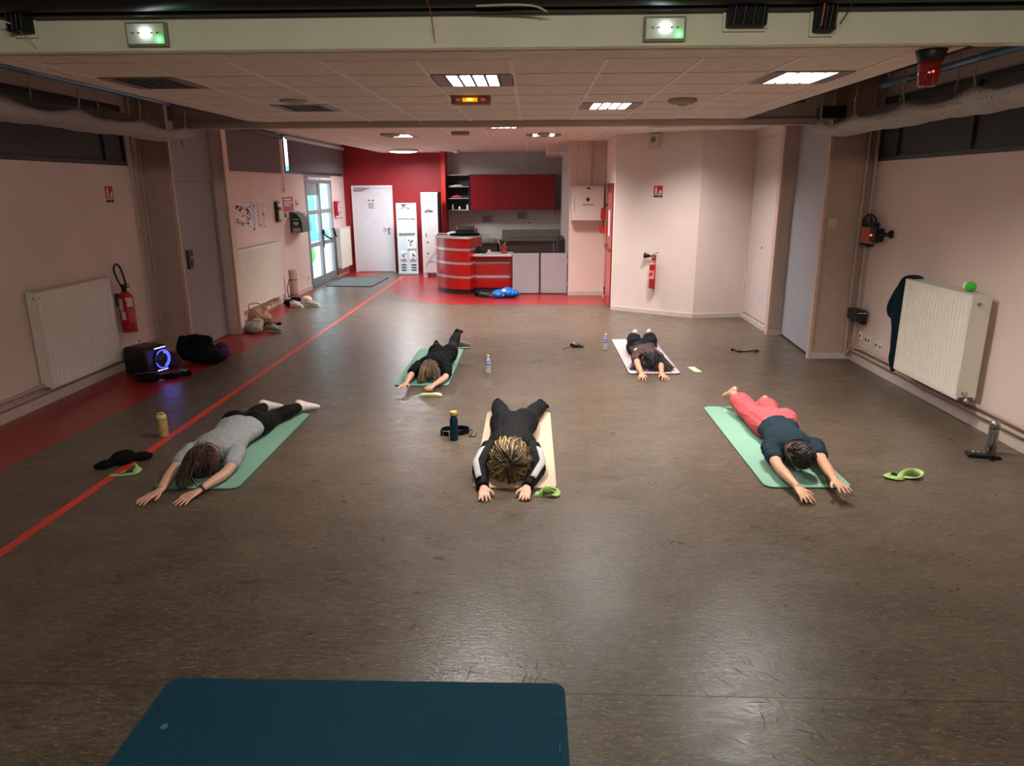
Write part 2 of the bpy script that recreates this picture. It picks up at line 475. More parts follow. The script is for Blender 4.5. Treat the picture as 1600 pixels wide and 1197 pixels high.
# baseboards
b = MB(); b.box(-4.9,-4.885,-2.2,9.15,0,.10,.004); struct('baseboard_left', b, BASEB)
b = MB(); b.box(3.985,4.0,-2.2,8.8,0,.10,.004); b.box(3.50,4.0,8.785,8.8,0,.075,.004); b.box(3.46,3.66,10.265,10.28,0,.075); struct('baseboard_right', b, BASEB)
b = MB()
for a,c in (((1.42,12.51),(2.67,11.68)),((2.67,11.68),(3.5,11.79))):
    a,c = Vector(a),Vector(c); d=(c-a).normalized(); n=Vector((d.y,-d.x))*.014
    b.prism([tuple(a),tuple(c),tuple(c+n),tuple(a+n)],0,.07)
b.box(.76,1.42,14.236,14.25,0,.09); b.box(3.485,3.5,10.4,11.78,0,.075); b.box(1.405,1.42,13.65,14.236,0,.09)
struct('baseboard_back', b, BASEB)
b = MB(); b.box(-4.73,-4.715,10.6,15.2,0,.09); b.box(-4.73,-4.715,17.28,18.4,0,.09); b.box(-4.34,-4.325,10.34,10.52,0,.09); b.box(-4.52,-4.34,10.325,10.34,0,.09)
struct('baseboard_left_far', b, BASEB)

# corner trims of closets
b = MB(); b.box(-4.54,-4.495,9.13,9.17,0,HI,.003); b.box(-4.36,-4.325,10.32,10.36,0,HI,.003); struct('trim_4', b, mat('trim_beige', (205,176,160), .5))
b = MB(); b.box(3.475,3.515,8.775,8.83,0,HI,.003); b.box(3.44,3.475,10.27,10.40,0,HI,.003); struct('trim_5', b, MC['trim_beige'])

# ---- closet doors
def kdoor(name, *a): return thing(name, None, None, *a, kind='structure')
d = kdoor('door_1', (-4.5,9.2,0))
b = MB(); b.box(-4.54,-4.505,9.17,10.32,2.22,2.92); obj('upper_panel', b, GREYD, d)
b = MB(); b.box(-4.54,-4.5,9.17,9.235,0,2.22); b.box(-4.54,-4.5,10.255,10.32,0,2.22); b.box(-4.54,-4.5,9.235,10.255,2.19,2.22); obj('door_frame', b, GREYD, d)
b = MB(); b.box(-4.53,-4.512,9.24,10.25,.01,2.185,.002); obj('door_leaf', b, GREYD, d)
b = MB(); b.M = Matrix.Translation((-4.512,9.35,1.20)) @ Matrix.Rotation(R(90),4,'Z') @ Matrix.Rotation(R(90),4,'X')
b.prism([(-.07,.12),(.06,.12),(.07,.11)]+[(.07*math.cos(t),-.05+.07*math.sin(t)) for t in [R(-a) for a in range(0,91,15)]]+[(-.07,-.12)], -.012, .022)
h = obj('door_handle', b, BLACKP, d); tag(h,'black recessed grip handle')
b = MB(); b.box(-4.492,-4.482,9.33,9.40,1.21,1.235); obj('handle_lever', b, METAL, h)
for z in (.2,1.1,2.0):
    b = MB(); b.cyl((-4.495,10.252,z),(-4.495,10.252,z+.07),.007,n=8); obj('hinge', b, METAL, d)
d = kdoor('door_2', (3.55,9.5,0))
b = MB(); b.prism([(3.535,8.83),(3.60,8.83),(3.70,10.28),(3.64,10.28)], .03, 2.95); obj('door_leaf', b, mat('blue_grey_door', (165,168,178), .4), d)
b = MB(); b.prism([(3.545,8.83),(3.62,8.83),(3.70,10.28),(3.65,10.28)], 0, .03); obj('threshold', b, BLACKP, d)
d = kdoor('door_3', (3.5,11.1,0))
b = MB(); b.box(3.505,3.535,10.49,11.71,.10,2.79,.003); obj('door_leaf', b, mat('pink_door', (214,200,198), .5), d)
b = MB(); b.box(3.49,3.555,10.462,10.49,.07,2.82); b.box(3.49,3.555,11.71,11.738,.07,2.82); b.box(3.49,3.555,10.49,11.71,2.79,2.82); b.box(3.49,3.555,10.49,11.71,0,.08); obj('door_frame', b, BASEB, d)
b = MB(); b.box(3.495,3.505,11.02,11.03,1.18,1.21); obj('keyhole_plate', b, BLACKP, d)

# red door in the passage wall
d = kdoor('door_4', (1.44,13.1,0))
RDOOR = mat('red_door_gloss', (186,62,58), .25)
b = MB(); b.box(1.405,1.45,12.70,13.58,.01,2.10,.003); obj('door_leaf', b, RDOOR, d)
b = MB(); b.box(1.40,1.43,12.655,12.70,0,2.16); b.box(1.40,1.43,13.58,13.63,0,2.16); b.box(1.40,1.43,12.70,13.58,2.10,2.16); obj('door_frame', b, mat('dark_red_frame', (120,16,20), .4), d)
b = MB(); b.cyl((1.385,13.50,1.02),(1.385,12.74,1.02),.011); b.box(1.365,1.41,13.46,13.53,.99,1.08,.005); b.box(1.365,1.41,12.73,12.78,.99,1.05,.005); obj('push_bar', b, METAL, d)
b = MB(); b.box(1.398,1.405,13.0,13.25,1.25,1.70); obj('notice', b, PAPER, d)
b = MB(); b.box(1.36,1.40,13.1,13.5,2.02,2.08,.004); obj('door_closer', b, METAL, d)
for z in (.12,.2,1.75):
    b = MB(); b.cyl((1.395,13.60,z),(1.395,13.60,z+.06),.012,n=8); obj('hinge', b, BLACKP, d)

# white back door
d = kdoor('door_5', (-4.0,18.4,0))
WD = mat('white_door', (218,216,222), .4)
b = MB(); b.box(-4.47,-3.56,18.40,18.44,.01,2.10,.003); obj('door_leaf', b, WD, d)
b = MB(); b.box(-4.53,-4.47,18.38,18.45,0,2.16); b.box(-3.56,-3.50,18.38,18.45,0,2.16); b.box(-4.47,-3.56,18.38,18.45,2.10,2.16); obj('door_frame', b, mat('white_frame', (225,220,222), .4), d)
b = MB(); b.box(-4.16,-3.92,18.393,18.40,1.55,1.83); o = obj('notice', b, PAPER, d)
b = MB(); b.box(-4.02,-3.98,18.389,18.393,1.775,1.815); b.box(-4.13,-4.06,18.389,18.393,1.785,1.81)
for k in range(5): b.box(-4.13,-3.96-(k%2)*.04,18.3895,18.393,1.72-k*.03,1.732-k*.03)
obj('printed_lines', b, INK, o)
b = MB(); b.cyl((-3.62,18.40,1.10),(-3.62,18.35,1.10),.022); b.cyl((-3.62,18.355,1.10),(-3.76,18.355,1.105),.009); b.cyl((-3.62,18.40,1.01),(-3.62,18.36,1.01),.022); b.cyl((-3.62,18.365,1.01),(-3.76,18.365,1.01),.004); obj('door_handle', b, METAL, d)
b = MB(); b.box(-4.44,-4.20,18.34,18.40,2.04,2.09,.005); b.box(-4.42,-4.05,18.33,18.345,2.095,2.11); obj('door_closer', b, METAL, d)

# ---- glazed entrance door, left far wall
d = kdoor('door_6', (-4.73,16.2,0))
FR = mat('grey_aluminium', (148,152,158), .35, metal=.4)
X0, X1 = -4.79, -4.73
b = MB()
b.box(X0,X1,15.20,15.28,0,2.38); b.box(X0,X1,17.20,17.28,0,2.38); b.box(X0,X1,15.28,17.20,2.28,2.38)
obj('door_frame', b, FR, d)
b = MB(); b.box(X1,X1+.05,15.32,16.2,2.27,2.33,.015); b.box(X1,X1+.05,16.26,17.2,2.27,2.33,.015); obj('blind_roller', b, WHITE, d)
DG = glass_mat('door_glass', (.93,.98,.98))
for (a,c) in ((15.29,16.22),(16.24,17.19)):
    b = MB()
    b.box(X0+.01,X1+.005,a,a+.075,.01,2.27); b.box(X0+.01,X1+.005,c-.075,c,.01,2.27)
    for z0,z1 in ((.01,.20),(.86,.95),(1.55,1.64),(2.20,2.27)): b.box(X0+.01,X1+.005,a+.075,c-.075,z0,z1)
    lf = obj('door_leaf', b, FR, d)
    for z0,z1 in ((.20,.86),(.95,1.55),(1.64,2.20)):
        b = MB(); b.box(-4.762,-4.757,a+.075,c-.075,z0,z1); obj('pane', b, DG, lf)
b = MB(); b.box(-4.752,-4.748,15.36,16.14,1.95,2.20); obj('window_shade', b, mat('shade_grey', (150,148,150), .8), d)
b = MB()
b.tube([(-4.70,16.28,1.10),(-4.66,16.45,1.02),(-4.62,16.62,.97)],.018); b.tube([(-4.62,16.62,.97),(-4.62,17.12,1.0)],.012)
b.cyl((-4.70,16.24,1.18),(-4.70,16.33,1.08),.035,.02); b.cyl((-4.70,17.08,1.18),(-4.66,17.14,1.0),.04,.02)
b.cyl((-4.70,16.25,1.12),(-4.70,16.25,.8),.012); b.cyl((-4.68,17.14,1.05),(-4.68,17.14,.05),.012)
tag(obj('panic_bar', b, BLACKP, d), 'black push bar across the right leaf')

# ---- windows
def window(name, xw, sgn, y0,y1,z0,z1, mull, blindm, parts, xo=-.03, zt=.03):
    wd = thing(name, None, None, (xw,(y0+y1)/2,z0), kind='structure')
    xi = xw-.02*sgn if False else xw
    b = MB()
    xa, xb = (xw-.10*sgn, xw+.012*sgn)
    b.box(xa,xb,y0,y1,z0,z0+.045); b.box(xa,xb,y0,y1,z1-.04,z1)
    for y in [y0,y1-.04]+mull: b.box(xa,xb,y,y+.04,z0+.045,z1-.04)
    obj('window_frame', b, DGREY, wd)
    ys = [y0+.04]+[v for q in mull for v in (q,q+.04)]+[y1-.04]
    for i in range(0,len(ys),2):
        b = MB(); b.box(xw-.085*sgn,xw-.08*sgn,ys[i],ys[i+1],z0+.045,z1-.04); obj('pane', b, glass_mat('window_glass',(.85,.9,.92)), wd)
    for a,c,zb in parts:
        b = MB(); b.box(xw+xo*sgn,xw+(xo+.006)*sgn,a,c,zb,z1-zt); bl = obj('blind', b, blindm, wd)
        b = MB(); b.box(xw+(xo-.005)*sgn,xw+(xo+.012)*sgn,a,c,zb,zb+.02); obj('hem_bar', b, DGREY, bl)
    return wd
# sgn=+1: left wall (outside at -x)
window('window_1', -4.9, 1, -2.0,8.86,2.37,3.05, [1.5,4.2,6.5,8.42], DBLIND, [(-1.96,1.5,2.42),(1.54,4.2,2.42),(4.24,6.5,2.42),(6.54,8.42,2.42),(8.46,8.82,2.42)])
window('window_2', -4.73, 1, 11.1,13.76,2.38,3.10, [], BLIND, [(11.12,13.78,2.37)], .03, .09)
window('window_3', -4.73, 1, 14.08,18.35,2.38,3.10, [], BLIND, [(14.24,18.36,2.42)], .03, .09)
window('window_4', 4.0, -1, -2.0,8.72,2.37,3.05, [1.5,4.2,6.9,8.25], DBLIND, [(-1.96,1.5,2.42),(1.54,4.2,2.42),(4.24,6.9,2.42),(6.94,8.25,2.42),(8.29,8.68,2.42)])
# outside roller boxes and things seen through the glazed door
b = MB(); b.box(-40,-4.9,-10,40,-.12,-.02); struct('ground_outside', b, mat('pale_paving', (205,205,200), .8, var=.1, vs=1))
# unseen opaque slabs, added outside the blinded near windows to keep them dark
b = MB(); b.box(-5.2,-5.08,-2.2,9.2,2.3,3.12); struct('light_block_left', b, DGREY)
b = MB(); b.box(4.18,4.3,-2.2,8.9,2.3,3.12); struct('light_block_right', b, DGREY)
t = thing('storage_shed', 'teal panelled building seen outside through the glass door', 'building', (-9,22,0))
b = MB(); b.box(-9.6,-9.0,20.5,40,0,2.9)
obj('wall', b, mat('teal_panel', (60,170,180), .6), t)
for k in range(6):
    b = MB(); b.box(-9.0,-8.96,21+k*3,22.9+k*3,.3,2.6); obj('panel', b, mat('pale_teal_panel', (150,215,220), .6), t)
b = MB(); b.ell((-6.4,19.6,.35),.45,.5,.42,n=24)
one('bush', b, mat('leaf_green', (70,190,60), .7, var=.3, vs=12), 'bright green rounded bush outside the glass door', 'bush', (-6.4,19.6,-.05), fn=wob(3,18,.04))
# roof over everything that is not glass
b = MB(); b.box(-5.25,4.35,-2.5,18.75,3.96,4.02); struct('roof_slab', b, DGREY)
b = MB(); b.box(-5.05,-4.88,-2.5,18.75,HI,3.96); b.box(4.0,4.2,-2.5,18.75,HI,3.96); b.box(-5.1,4.2,18.6,18.75,0,3.96); b.box(3.7,4.2,8.9,18.7,0,3.96); b.box(-5.05,-4.73,9.26,10.35,0,3.96); b.box(-5.05,-4.92,9.1,9.26,0,3.96); struct('wall_outer', b, DGREY)

# ---- wall pipes
PM = PIPE
def pipes(name, segs, clips, label, base):
    t = thing(name, label, 'pipe', base)
    for pts in segs:
        b = MB(); b.loft([(*p,.019,.019) for p in pts], n=10, sub=1 if len(pts)==2 else 4, side=(.3,.2,.9)); obj('pipe', b, PM, t)
    for c in clips:
        b = MB(); b.box(c[0]-.02,c[0]+.02,c[1]-.012,c[1]+.012,c[2]-.012,c[2]+.012); obj('pipe_clip', b, PM, t)
    return t
pipes('heating_pipes', [[(-4.84,8.92,3.3),(-4.84,8.92,.19)],[(-4.84,9.05,3.3),(-4.84,9.05,.13)],
      [(-4.855,-2.1,.21),(-4.855,8.92,.21)],[(-4.855,-2.1,.145),(-4.855,9.05,.145)]],
      [(-4.86,8.92,.42),(-4.86,9.05,.42),(-4.86,8.92,1.6),(-4.86,9.05,1.5),(-4.88,4,.21),(-4.88,6,.21),(-4.88,8,.21)],
      'pair of pink painted heating pipes on the left wall by the extinguisher', (-4.88,9,0))
pipes('heating_pipes', [[(3.90,8.72,3.3),(3.90,8.72,.34),(3.93,8.62,.215),(3.94,8.4,.215)],[(3.95,8.62,3.3),(3.95,8.62,.15)],[(3.93,8.76,3.3),(3.93,8.76,.10)],
      [(3.95,-2.1,.215),(3.95,8.5,.215)],[(3.965,-2.1,.145),(3.965,8.62,.145)]],
      [(3.93,8.72,.45),(3.96,8.62,.45),(3.93,8.72,1.3),(3.96,8.62,2.3),(3.98,5,.215),(3.98,7.6,.215),(3.98,6.0,.145)],
      'pink painted heating pipes running up the right wall and along its foot', (3.95,8.7,0))

# ================================================================== FIXTURES
HOUS = mat('troffer_housing', (150,128,118), .5)
LOUV = mat('louvre_aluminium', (150,170,178), .35, metal=.3)
SEPM = mat('louvre_rib', (70,62,60), .6)
def troffer(label):
    t = thing('ceiling_light', label, 'light', (0,0,0), group='square louvred ceiling lights')
    b = MB()   # local, z=0 is ceiling plane
    b.box(-.298,-.19,-.298,.298,-.004,.012); b.box(.19,.298,-.298,.298,-.004,.012)
    b.box(-.19,.19,-.298,-.27,-.004,.012); b.box(-.19,.19,.27,.298,-.004,.012)
    b.box(-.20,.20,-.28,.28,.09,.10); b.box(-.20,-.19,-.28,.28,.012,.09); b.box(.19,.20,-.28,.28,.012,.09)
    b.box(-.19,.19,-.28,-.27,.012,.09); b.box(-.19,.19,.27,.28,.012,.09)
    obj('housing', b, HOUS, t, world=False)
    b = MB()
    for k in range(1,12): b.box(-.19,.19,-.27+.045*k-.001,-.27+.045*k+.001,.004,.026)
    obj('louvre', b, LOUV, t, world=False)
    for k in range(0,5):
        b = MB(); b.box(-.19+.095*k-.009,-.19+.095*k+.009,-.275,.275,-.006,.028); obj('rib', b, SEPM, t, world=False)
    return t
proto = troffer('lit square ceiling light nearest the beam, left of the amber exit lamp')
proto.location = (-.43,5.70,2.87)
TL = [((.77,7.50,2.87),'lit square ceiling light right of centre, between amber lamp and round speaker'),
      ((1.97,5.70,2.87),'lit square ceiling light nearest the red beacon on the right'),
      ((-2.23,7.50,2.87),'unlit square ceiling light touching the round ceiling speaker on the left'),
      ((-2.83,5.70,2.87),'unlit square ceiling light at far left, nearest the left fabric sling'),
      ((-.40,10.72,2.94),'lit square ceiling light just beyond the low beam, above the desk'),
      ((2.0,10.72,2.94),'lit square ceiling light just beyond the low beam, over the angled pink wall'),
      ((-2.2,12.52,2.94),'square ceiling light near the red wall, partly hidden by a smoke detector'),
      ((.2,12.52,2.94),'square ceiling light over the grey panels, partly hidden by a smoke detector'),
      ((-2.8,10.12,2.94),'unlit square ceiling light just beyond the low beam on the left')]
for loc,lb in TL: dup(proto, loc, 0, lb)
# unlit recess tops are dark; lit ones hold the lamps listed at the top

t = thing('round_ceiling_lamp', 'round glowing white ceiling lamp in front of the red wall', 'light', (-2.9,16.8,2.94))
b = MB(); b.lathe([(.33,.0),(.33,-.05),(.31,-.055),(.31,-.01)],(-2.9,16.8,2.94),n=32); obj('rim', b, WHITE, t)
b = MB(); b.lathe([(.31,-.01),(.31,-.055),(.24,-.07),(.12,-.078),(.0,-.08)],(-2.9,16.8,2.94),n=32); obj('diffuser', b, mat('lamp_diffuser', (255,255,255), .5, emit=(245,250,255), es=6), t)

def disc(name, loc, r, h, lb, cat, m=WHITE, group=None, inner=True):
    t = thing(name, lb, cat, loc, group=group)
    b = MB(); b.lathe([(r,0),(r,-h*.4),(r*.8,-h*.8),(r*.3,-h),(0,-h)],loc,n=28); obj('cover', b, m, t)
    b = MB(); b.lathe([(r*.35,-h*.97),(r*.3,-h*1.15),(0,-h*1.2)],loc,n=20); obj('centre_cap', b, mat('light_grey_plastic',(170,165,160),.5), t)
    return t
BEI = mat('beige_plastic', (176,160,146), .6)
disc('ceiling_speaker',(-2.17,6.85,2.87),.12,.025,'round beige ceiling speaker beside the unlit square light','speaker',BEI)
disc('ceiling_speaker',(1.38,6.98,2.87),.13,.05,'round beige ceiling speaker right of the lit centre lights','speaker',BEI)
disc('smoke_detector',(-1.75,17.3,2.94),.09,.07,'small white smoke detector above the tall white cabinet','detector')
disc('smoke_detector',(-2.28,12.05,2.94),.16,.05,'round detector in front of the far light by the red wall','detector',BEI)
disc('smoke_detector',(.2,12.05,2.94),.10,.06,'round detector in front of the far light above grey panels','detector',BEI)

t = thing('emergency_light', 'long beige ceiling exit lamp glowing amber', 'light', (-.53,6.6,2.87))
b = MB(); b.box(-.70,-.36,6.58,6.70,2.80,2.872,.008); obj('housing', b, mat('exit_housing',(150,120,90),.5), t)
b = MB(); b.box(-.60,-.47,6.572,6.58,2.818,2.85,.003); obj('amber_lens', b, mat('amber_glow',(255,150,20),.4,emit=(255,150,20),es=1.1), t)
b = MB(); b.ell((-.535,6.575,2.836),.03,.008,.012,n=14); obj('lamp', b, mat('yellow_glow',(255,220,60),.4,emit=(255,225,70),es=4), t)
for x0 in (-.655,-.44):
    b = MB(); b.box(x0,x0+.04,6.574,6.58,2.825,2.845); obj('lens_end', b, mat('red_lens',(170,70,50),.4,emit=(220,90,50),es=.4), t)
t = thing('emergency_light', 'small unlit ceiling exit lamp beyond the low beam', 'light', (-1.12,11.7,2.94))
b = MB(); b.box(-1.25,-.97,11.62,11.74,2.885,2.942,.01); obj('housing', b, BEI, t)
b = MB(); b.box(-1.23,-.99,11.612,11.62,2.895,2.93,.003); obj('lens', b, mat('grey_lens',(150,145,140),.3), t)

def beam_sign(xc, lb):
    t = thing('exit_light_box', lb, 'light', (xc,4.42,2.88), group='white emergency light boxes on the beam')
    y = 4.44
    b = MB(); b.box(xc-.118,xc+.118,y-.035,y,2.893,3.022,.004); obj('housing', b, mat('box_grey',(140,140,125),.5), t)
    b = MB(); b.box(xc-.108,xc+.108,y-.045,y-.035,2.903,3.012,.003); obj('face_plate', b, mat('face_plate',(200,205,185),.35), t)
    b = MB(); b.box(xc-.025,xc+.025,y-.052,y-.045,2.95,2.974,.004); obj('white_lamp', b, mat('white_led',(255,255,255),.4,emit=(235,245,255),es=40), t)
    b = MB(); b.ell((xc+.078,y-.047,2.925),.011,.006,.011,n=12); obj('green_indicator', b, mat('green_led',(60,255,90),.4,emit=(40,255,80),es=30), t)
    for dx in (-.07,-.035,.035,.07):
        b = MB(); b.cyl((xc+dx,y-.05,2.962),(xc+dx,y-.044,2.962),.005,n=8); obj('screw', b, DGREY, t)
    return t
beam_sign(-2.215,'white emergency light box with green indicator at the left end of the beam')
beam_sign(.75,'white emergency light box with green indicator right of centre on the beam')
for xc in (-2.215,.75):
    l = bpy.data.lights.new('indicator_glow','POINT'); l.energy=.035; l.color=(.1,1,.25); l.shadow_soft_size=.01
    o = bpy.data.objects.new('indicator_glow',l); COL.objects.link(o); o.location=(xc+.078,4.375,2.925)
    l = bpy.data.lights.new('lamp_glow','POINT'); l.energy=.10; l.color=(.85,.93,1); l.shadow_soft_size=.02
    o = bpy.data.objects.new('lamp_glow',l); COL.objects.link(o); o.location=(xc,4.365,2.962)

# clamps and cables hanging from the drape in front of the beam
def clamp(x0,x1,z0,lb):
    t = thing('cable_bracket', lb, 'bracket', ((x0+x1)/2,4.38,z0))
    b = MB(); b.box(x0,x1,4.34,4.42,z0+.006,3.10,.004); obj('bracket_body', b, STAGEB, t)
    b = MB(); b.box(x0-.014,x1+.014,4.418,4.4245,z0-.012,3.04); obj('back_plate', b, WALLC, t)
    b = MB()
    for k in range(4):
        x = x0+(x1-x0)*(k+.5)/4
        b.tube([(x,4.30,3.16),(x+.004,4.325,3.06),(x-.003,4.33,z0+.01)],.006,n=6)
    obj('cable', b, BLACKP, t)
    return t
clamp(1.09,1.30,2.955,'black cable bracket on the beam right of the second light box')
c = clamp(1.575,1.68,2.925,'black cable bracket with orange cable, right end of the beam')
b = MB(); b.tube([(1.60,4.33,3.2),(1.59,4.30,3.06),(1.585,4.31,2.95)],.005,n=6); tag(obj('orange_cable', b, mat('orange_cable',(190,90,50),.5), c),'orange cable')
b = MB(); b.tube([(1.76,4.30,3.12),(1.73,4.31,3.03),(1.69,4.32,2.955)],.004,n=6); obj('cable', b, BLACKP, c)
c = clamp(-2.98,-2.87,2.96,'black cable bracket at the left end of the beam')
b = MB(); b.tube([(-3.02,4.2,3.12),(-3.0,4.25,3.03),(-2.93,4.30,3.0)],.004,n=6); obj('cable', b, WHITE, c)
b = MB(); b.tube([(-.54,4.22,3.09),(-.565,4.24,3.075),(-.555,4.25,3.04),(-.56,4.39,2.97),(-.553,4.415,2.90)],.0022,n=6); b.tube([(-.545,4.23,3.02),(-.55,4.3,2.98),(-.556,4.41,2.93)],.0018,n=6); b.tube([(-.56,4.25,3.06),(-.575,4.24,3.085)],.0018,n=6)
one('hanging_wire', b, mat('copper_wire',(176,84,56),.5), 'thin orange wire hanging over the middle of the beam', 'wire', (-.56,4.3,2.9))
b = MB(); b.tube([(-2.88,4.3,2.96),(-2.88,4.41,2.9),(-2.875,4.5,2.80),(-2.87,4.7,2.78)],.002,n=6)
one('ceiling_string', b, mat('cord_beige',(170,150,130),.7), 'thin pale cord hanging below the left beam bracket', 'cord', (-2.88,4.5,2.78))
b = MB(); b.tube([(-.30,4.27,3.055),(-.1,4.24,3.052),(.02,4.25,3.045),(.08,4.30,3.03)],.006,n=6)
one('loose_cable', b, mat('cable_white',(205,195,175),.6), 'pale cable lying along the top of the beam near the middle', 'cable', (0,4.25,3.03))

# red beacon
t = thing('warning_beacon', 'red beacon lamp with black flared base hanging at the right', 'lamp', (2.36,4.62,2.88))
b = MB(); b.lathe([(.085,0),(.088,-.012),(.068,-.075),(.066,-.08)],(2.36,4.62,2.882),n=28); obj('base', b, BLACKP, t)
b = MB(); b.lathe([(.064,-.078),(.058,-.15),(.053,-.205),(.045,-.215),(0,-.217)],(2.36,4.62,2.882),n=28); obj('lens', b, mat('beacon_red',(120,14,8),.15,coat=.6,emit=(190,20,8),es=.02), t)
b = MB(); b.ell((2.355,4.562,2.745),.007,.004,.007,n=10); obj('indicator', b, mat('red_led',(255,60,50),.4,emit=(255,40,40),es=12), t)

# fabric slings
PERF = mat('perforated_fabric', (176,170,168), .85, bump=.3, bs=30)
def perforate(m):
    nt=m.node_tree;N=nt.nodes;L=nt.links;bs=N['Principled BSDF']
    old=bs.inputs['Base Color'].links[0].from_socket
    tc=N.new('ShaderNodeTexCoord');mp=N.new('ShaderNodeMapping');mp.inputs['Scale'].default_value=(1,1,1)
    L.new(tc.outputs['Object'],mp.inputs[0])
    vo=N.new('ShaderNodeTexVoronoi');vo.inputs['Scale'].default_value=22;vo.inputs['Randomness'].default_value=.35;L.new(mp.outputs[0],vo.inputs[0])
    lt=N.new('ShaderNodeMath');lt.operation='LESS_THAN';lt.inputs[1].default_value=.17;L.new(vo.outputs['Distance'],lt.inputs[0])
    mx=N.new('ShaderNodeMixRGB');mx.inputs[2].default_value=(*lin((70,60,58)),1);L.new(lt.outputs[0],mx.inputs[0]);L.new(old,mx.inputs[1]);L.new(mx.outputs[0],bs.inputs['Base Color'])
perforate(PERF)
def sling(x0, x1, ys, yend, lb, xin):
    """U-shaped trough from x0 to x1; ys = cord positions"""
    t = thing('fabric_sling', lb, 'fabric', ((x0+x1)/2,(ys[0]+yend)/2,2.6))
    b = MB(); ya, yb = 3.9, yend
    def rim(y):
        d = min(abs(y-q) for q in ys)
        return 2.80-.062*math.sin(min(1,d/.42)*PI/2)**.8+.006*math.sin(y*9)
    def f(u,v):
        y = ya+(yb-ya)*u; a = PI*v
        rr = rim(y); back = 2.885-.02*math.sin(y*3); w_ = v if x1 < 0 else 1-v
        bot = 2.632+.007*math.sin(y*5.1)+.003*math.sin(y*17)+.03*math.exp(-((yb-y)/.2)**2)
        r = rr if w_>.5 else back
        x = (x0+x1)/2-(x1-x0)/2*math.cos(a)*(1+.02*math.sin(y*7+v*5))
        z = r-(r-bot)*math.sin(a)**.6
        return (x,y,z)
    b.grid(f, 110, 18)
    obj('fabric', b, PERF, t, thick=.004)
    for q in ys:
        for x in (x0,x1):
            b = MB(); b.tube([(x,q,rim(q)-.01),(x-.006,q+.03,2.90),(x,q+.02,2.97)],.008,n=6); b.ell((x-.004,q+.03,2.925),.014,.014,.018,n=8)
            b.tube([(x,q+.02,2.96),(x,q+.02,3.30)],.004,n=5)
            obj('cord', b, mat('cord_pale',(214,200,182),.7), t)
    return t
s = sling(-4.45,-4.02,[4.55,5.6,6.62,7.64,8.62],8.85,'grey perforated fabric sling hanging on cords along the left wall',0)
b = MB()
for k in range(4): b.ell((-4.2+.012*(k%2),8.87,2.70-.035*k),.008,.008,.017,n=8)
obj('chain', b, mat('tarnished_brass',(120,105,80),.5,metal=.5), s)
s = sling(3.22,3.66,[4.6,5.62,6.64,7.6,8.45],8.68,'grey perforated fabric sling hanging on cords along the right wall',0)
BLUEP = mat('blue_grey_tube', (96,140,178), .3, metal=.4)
for x, y1, lb in ((-3.95,8.1,'blue grey metal tube under the ceiling recess, left side'),(3.28,7.2,'blue grey metal tube under the ceiling recess, right side')):
    b = MB(); b.cyl((x,4.55,3.0),(x,y1,3.0),.028,n=16); b.cyl((x,4.6,3.02),(x,4.6,3.3),.008,n=8); b.cyl((x,y1-.1,3.02),(x,y1-.1,3.3),.008,n=8)
    b.cyl((x,y1,3.0),(x,y1+.02,3.0),.034,n=16)
    one('metal_tube', b, BLUEP, lb, 'tube', (x,6,3))
b = MB(); b.box(2.75,2.82,7.9,8.05,2.93,3.3); b.cyl((3.36,8.60,2.90),(3.36,8.63,2.90),.035); b.cyl((3.48,8.60,2.91),(3.48,8.63,2.91),.035)
b.box(3.28,3.55,8.62,8.8,2.84,2.97)
one('ceiling_socket_box', b, mat('brown_plastic',(80,62,55),.6), 'small socket box with two round outlets above the right fabric sling', 'box', (3.4,8.7,2.84))

# ---- radiators
def radiator(name, x, sgn, y0, y1, z0, z1, depth, lb, step=.055):
    """front face at x, facing sgn*x"""
    t = thing(name, lb, 'radiator', (x-sgn*depth,(y0+y1)/2,z0))
    # ribbed front
    b = MB()
    n = int((y1-y0-.06)/step); yy = y0+.03; st=(y1-y0-.06)/n
    prof=[(y0,0),(y0+.03,0)]
    for k in range(n):
        a = yy+k*st
        prof += [(a+st*.30,-.007),(a+st*.62,-.007),(a+st*.80,0),(a+st,0)]
    prof.append((y1,0))
    za,zb = z0+.035,z1-.045
    P0=[b.v((x+sgn*d*(1),y,za)) for y,d in prof]; P1=[b.v((x+sgn*d,y,zb)) for y,d in prof]
    for k in range(len(prof)-1): b.b.faces.new((P0[k],P0[k+1],P1[k+1],P1[k]))
    b.box(x-sgn*.012,x,y0,y1,z0,za+.001); b.box(x-sgn*.012,x,y0,y1,zb-.001,z1-.006)
    b.box(x-sgn*.02,x-sgn*.012,y0,y1,z0,z1-.006)
    obj('front_panel', b, RADW, t)
    b = MB(); b.box(x-sgn*depth,x-sgn*(depth-.015),y0,y1,z0,z1-.006); obj('rear_panel', b, RADW, t)
    for y in (y0,y1):
        b = MB(); b.box(x-sgn*depth,x-sgn*.004,y-.003,y+.003,z0+.02,z1,.002); obj('side_panel', b, RADW, t)
    b = MB(); b.box(x-sgn*depth,x-sgn*.0,y0,y1,z1-.008,z1-.006)
    nn=int((y1-y0)/.04)
    for k in range(nn): b.box(x-sgn*depth*.92,x-sgn*depth*.08,y0+(k+.2)*(y1-y0)/nn,y0+(k+.6)*(y1-y0)/nn,z1-.006,z1)
    b.box(x-sgn*depth,x-sgn*depth*.92,y0,y1,z1-.006,z1); b.box(x-sgn*depth*.08,x,y0,y1,z1-.006,z1)
    obj('top_grille', b, mat('grille_white',(205,200,190),.4), t)
    return t
PLUG = METAL
r = radiator('radiator', -4.78, 1, 6.70, 7.95, .17, 1.14, .10, 'white ribbed panel radiator on the left wall next to the extinguisher')
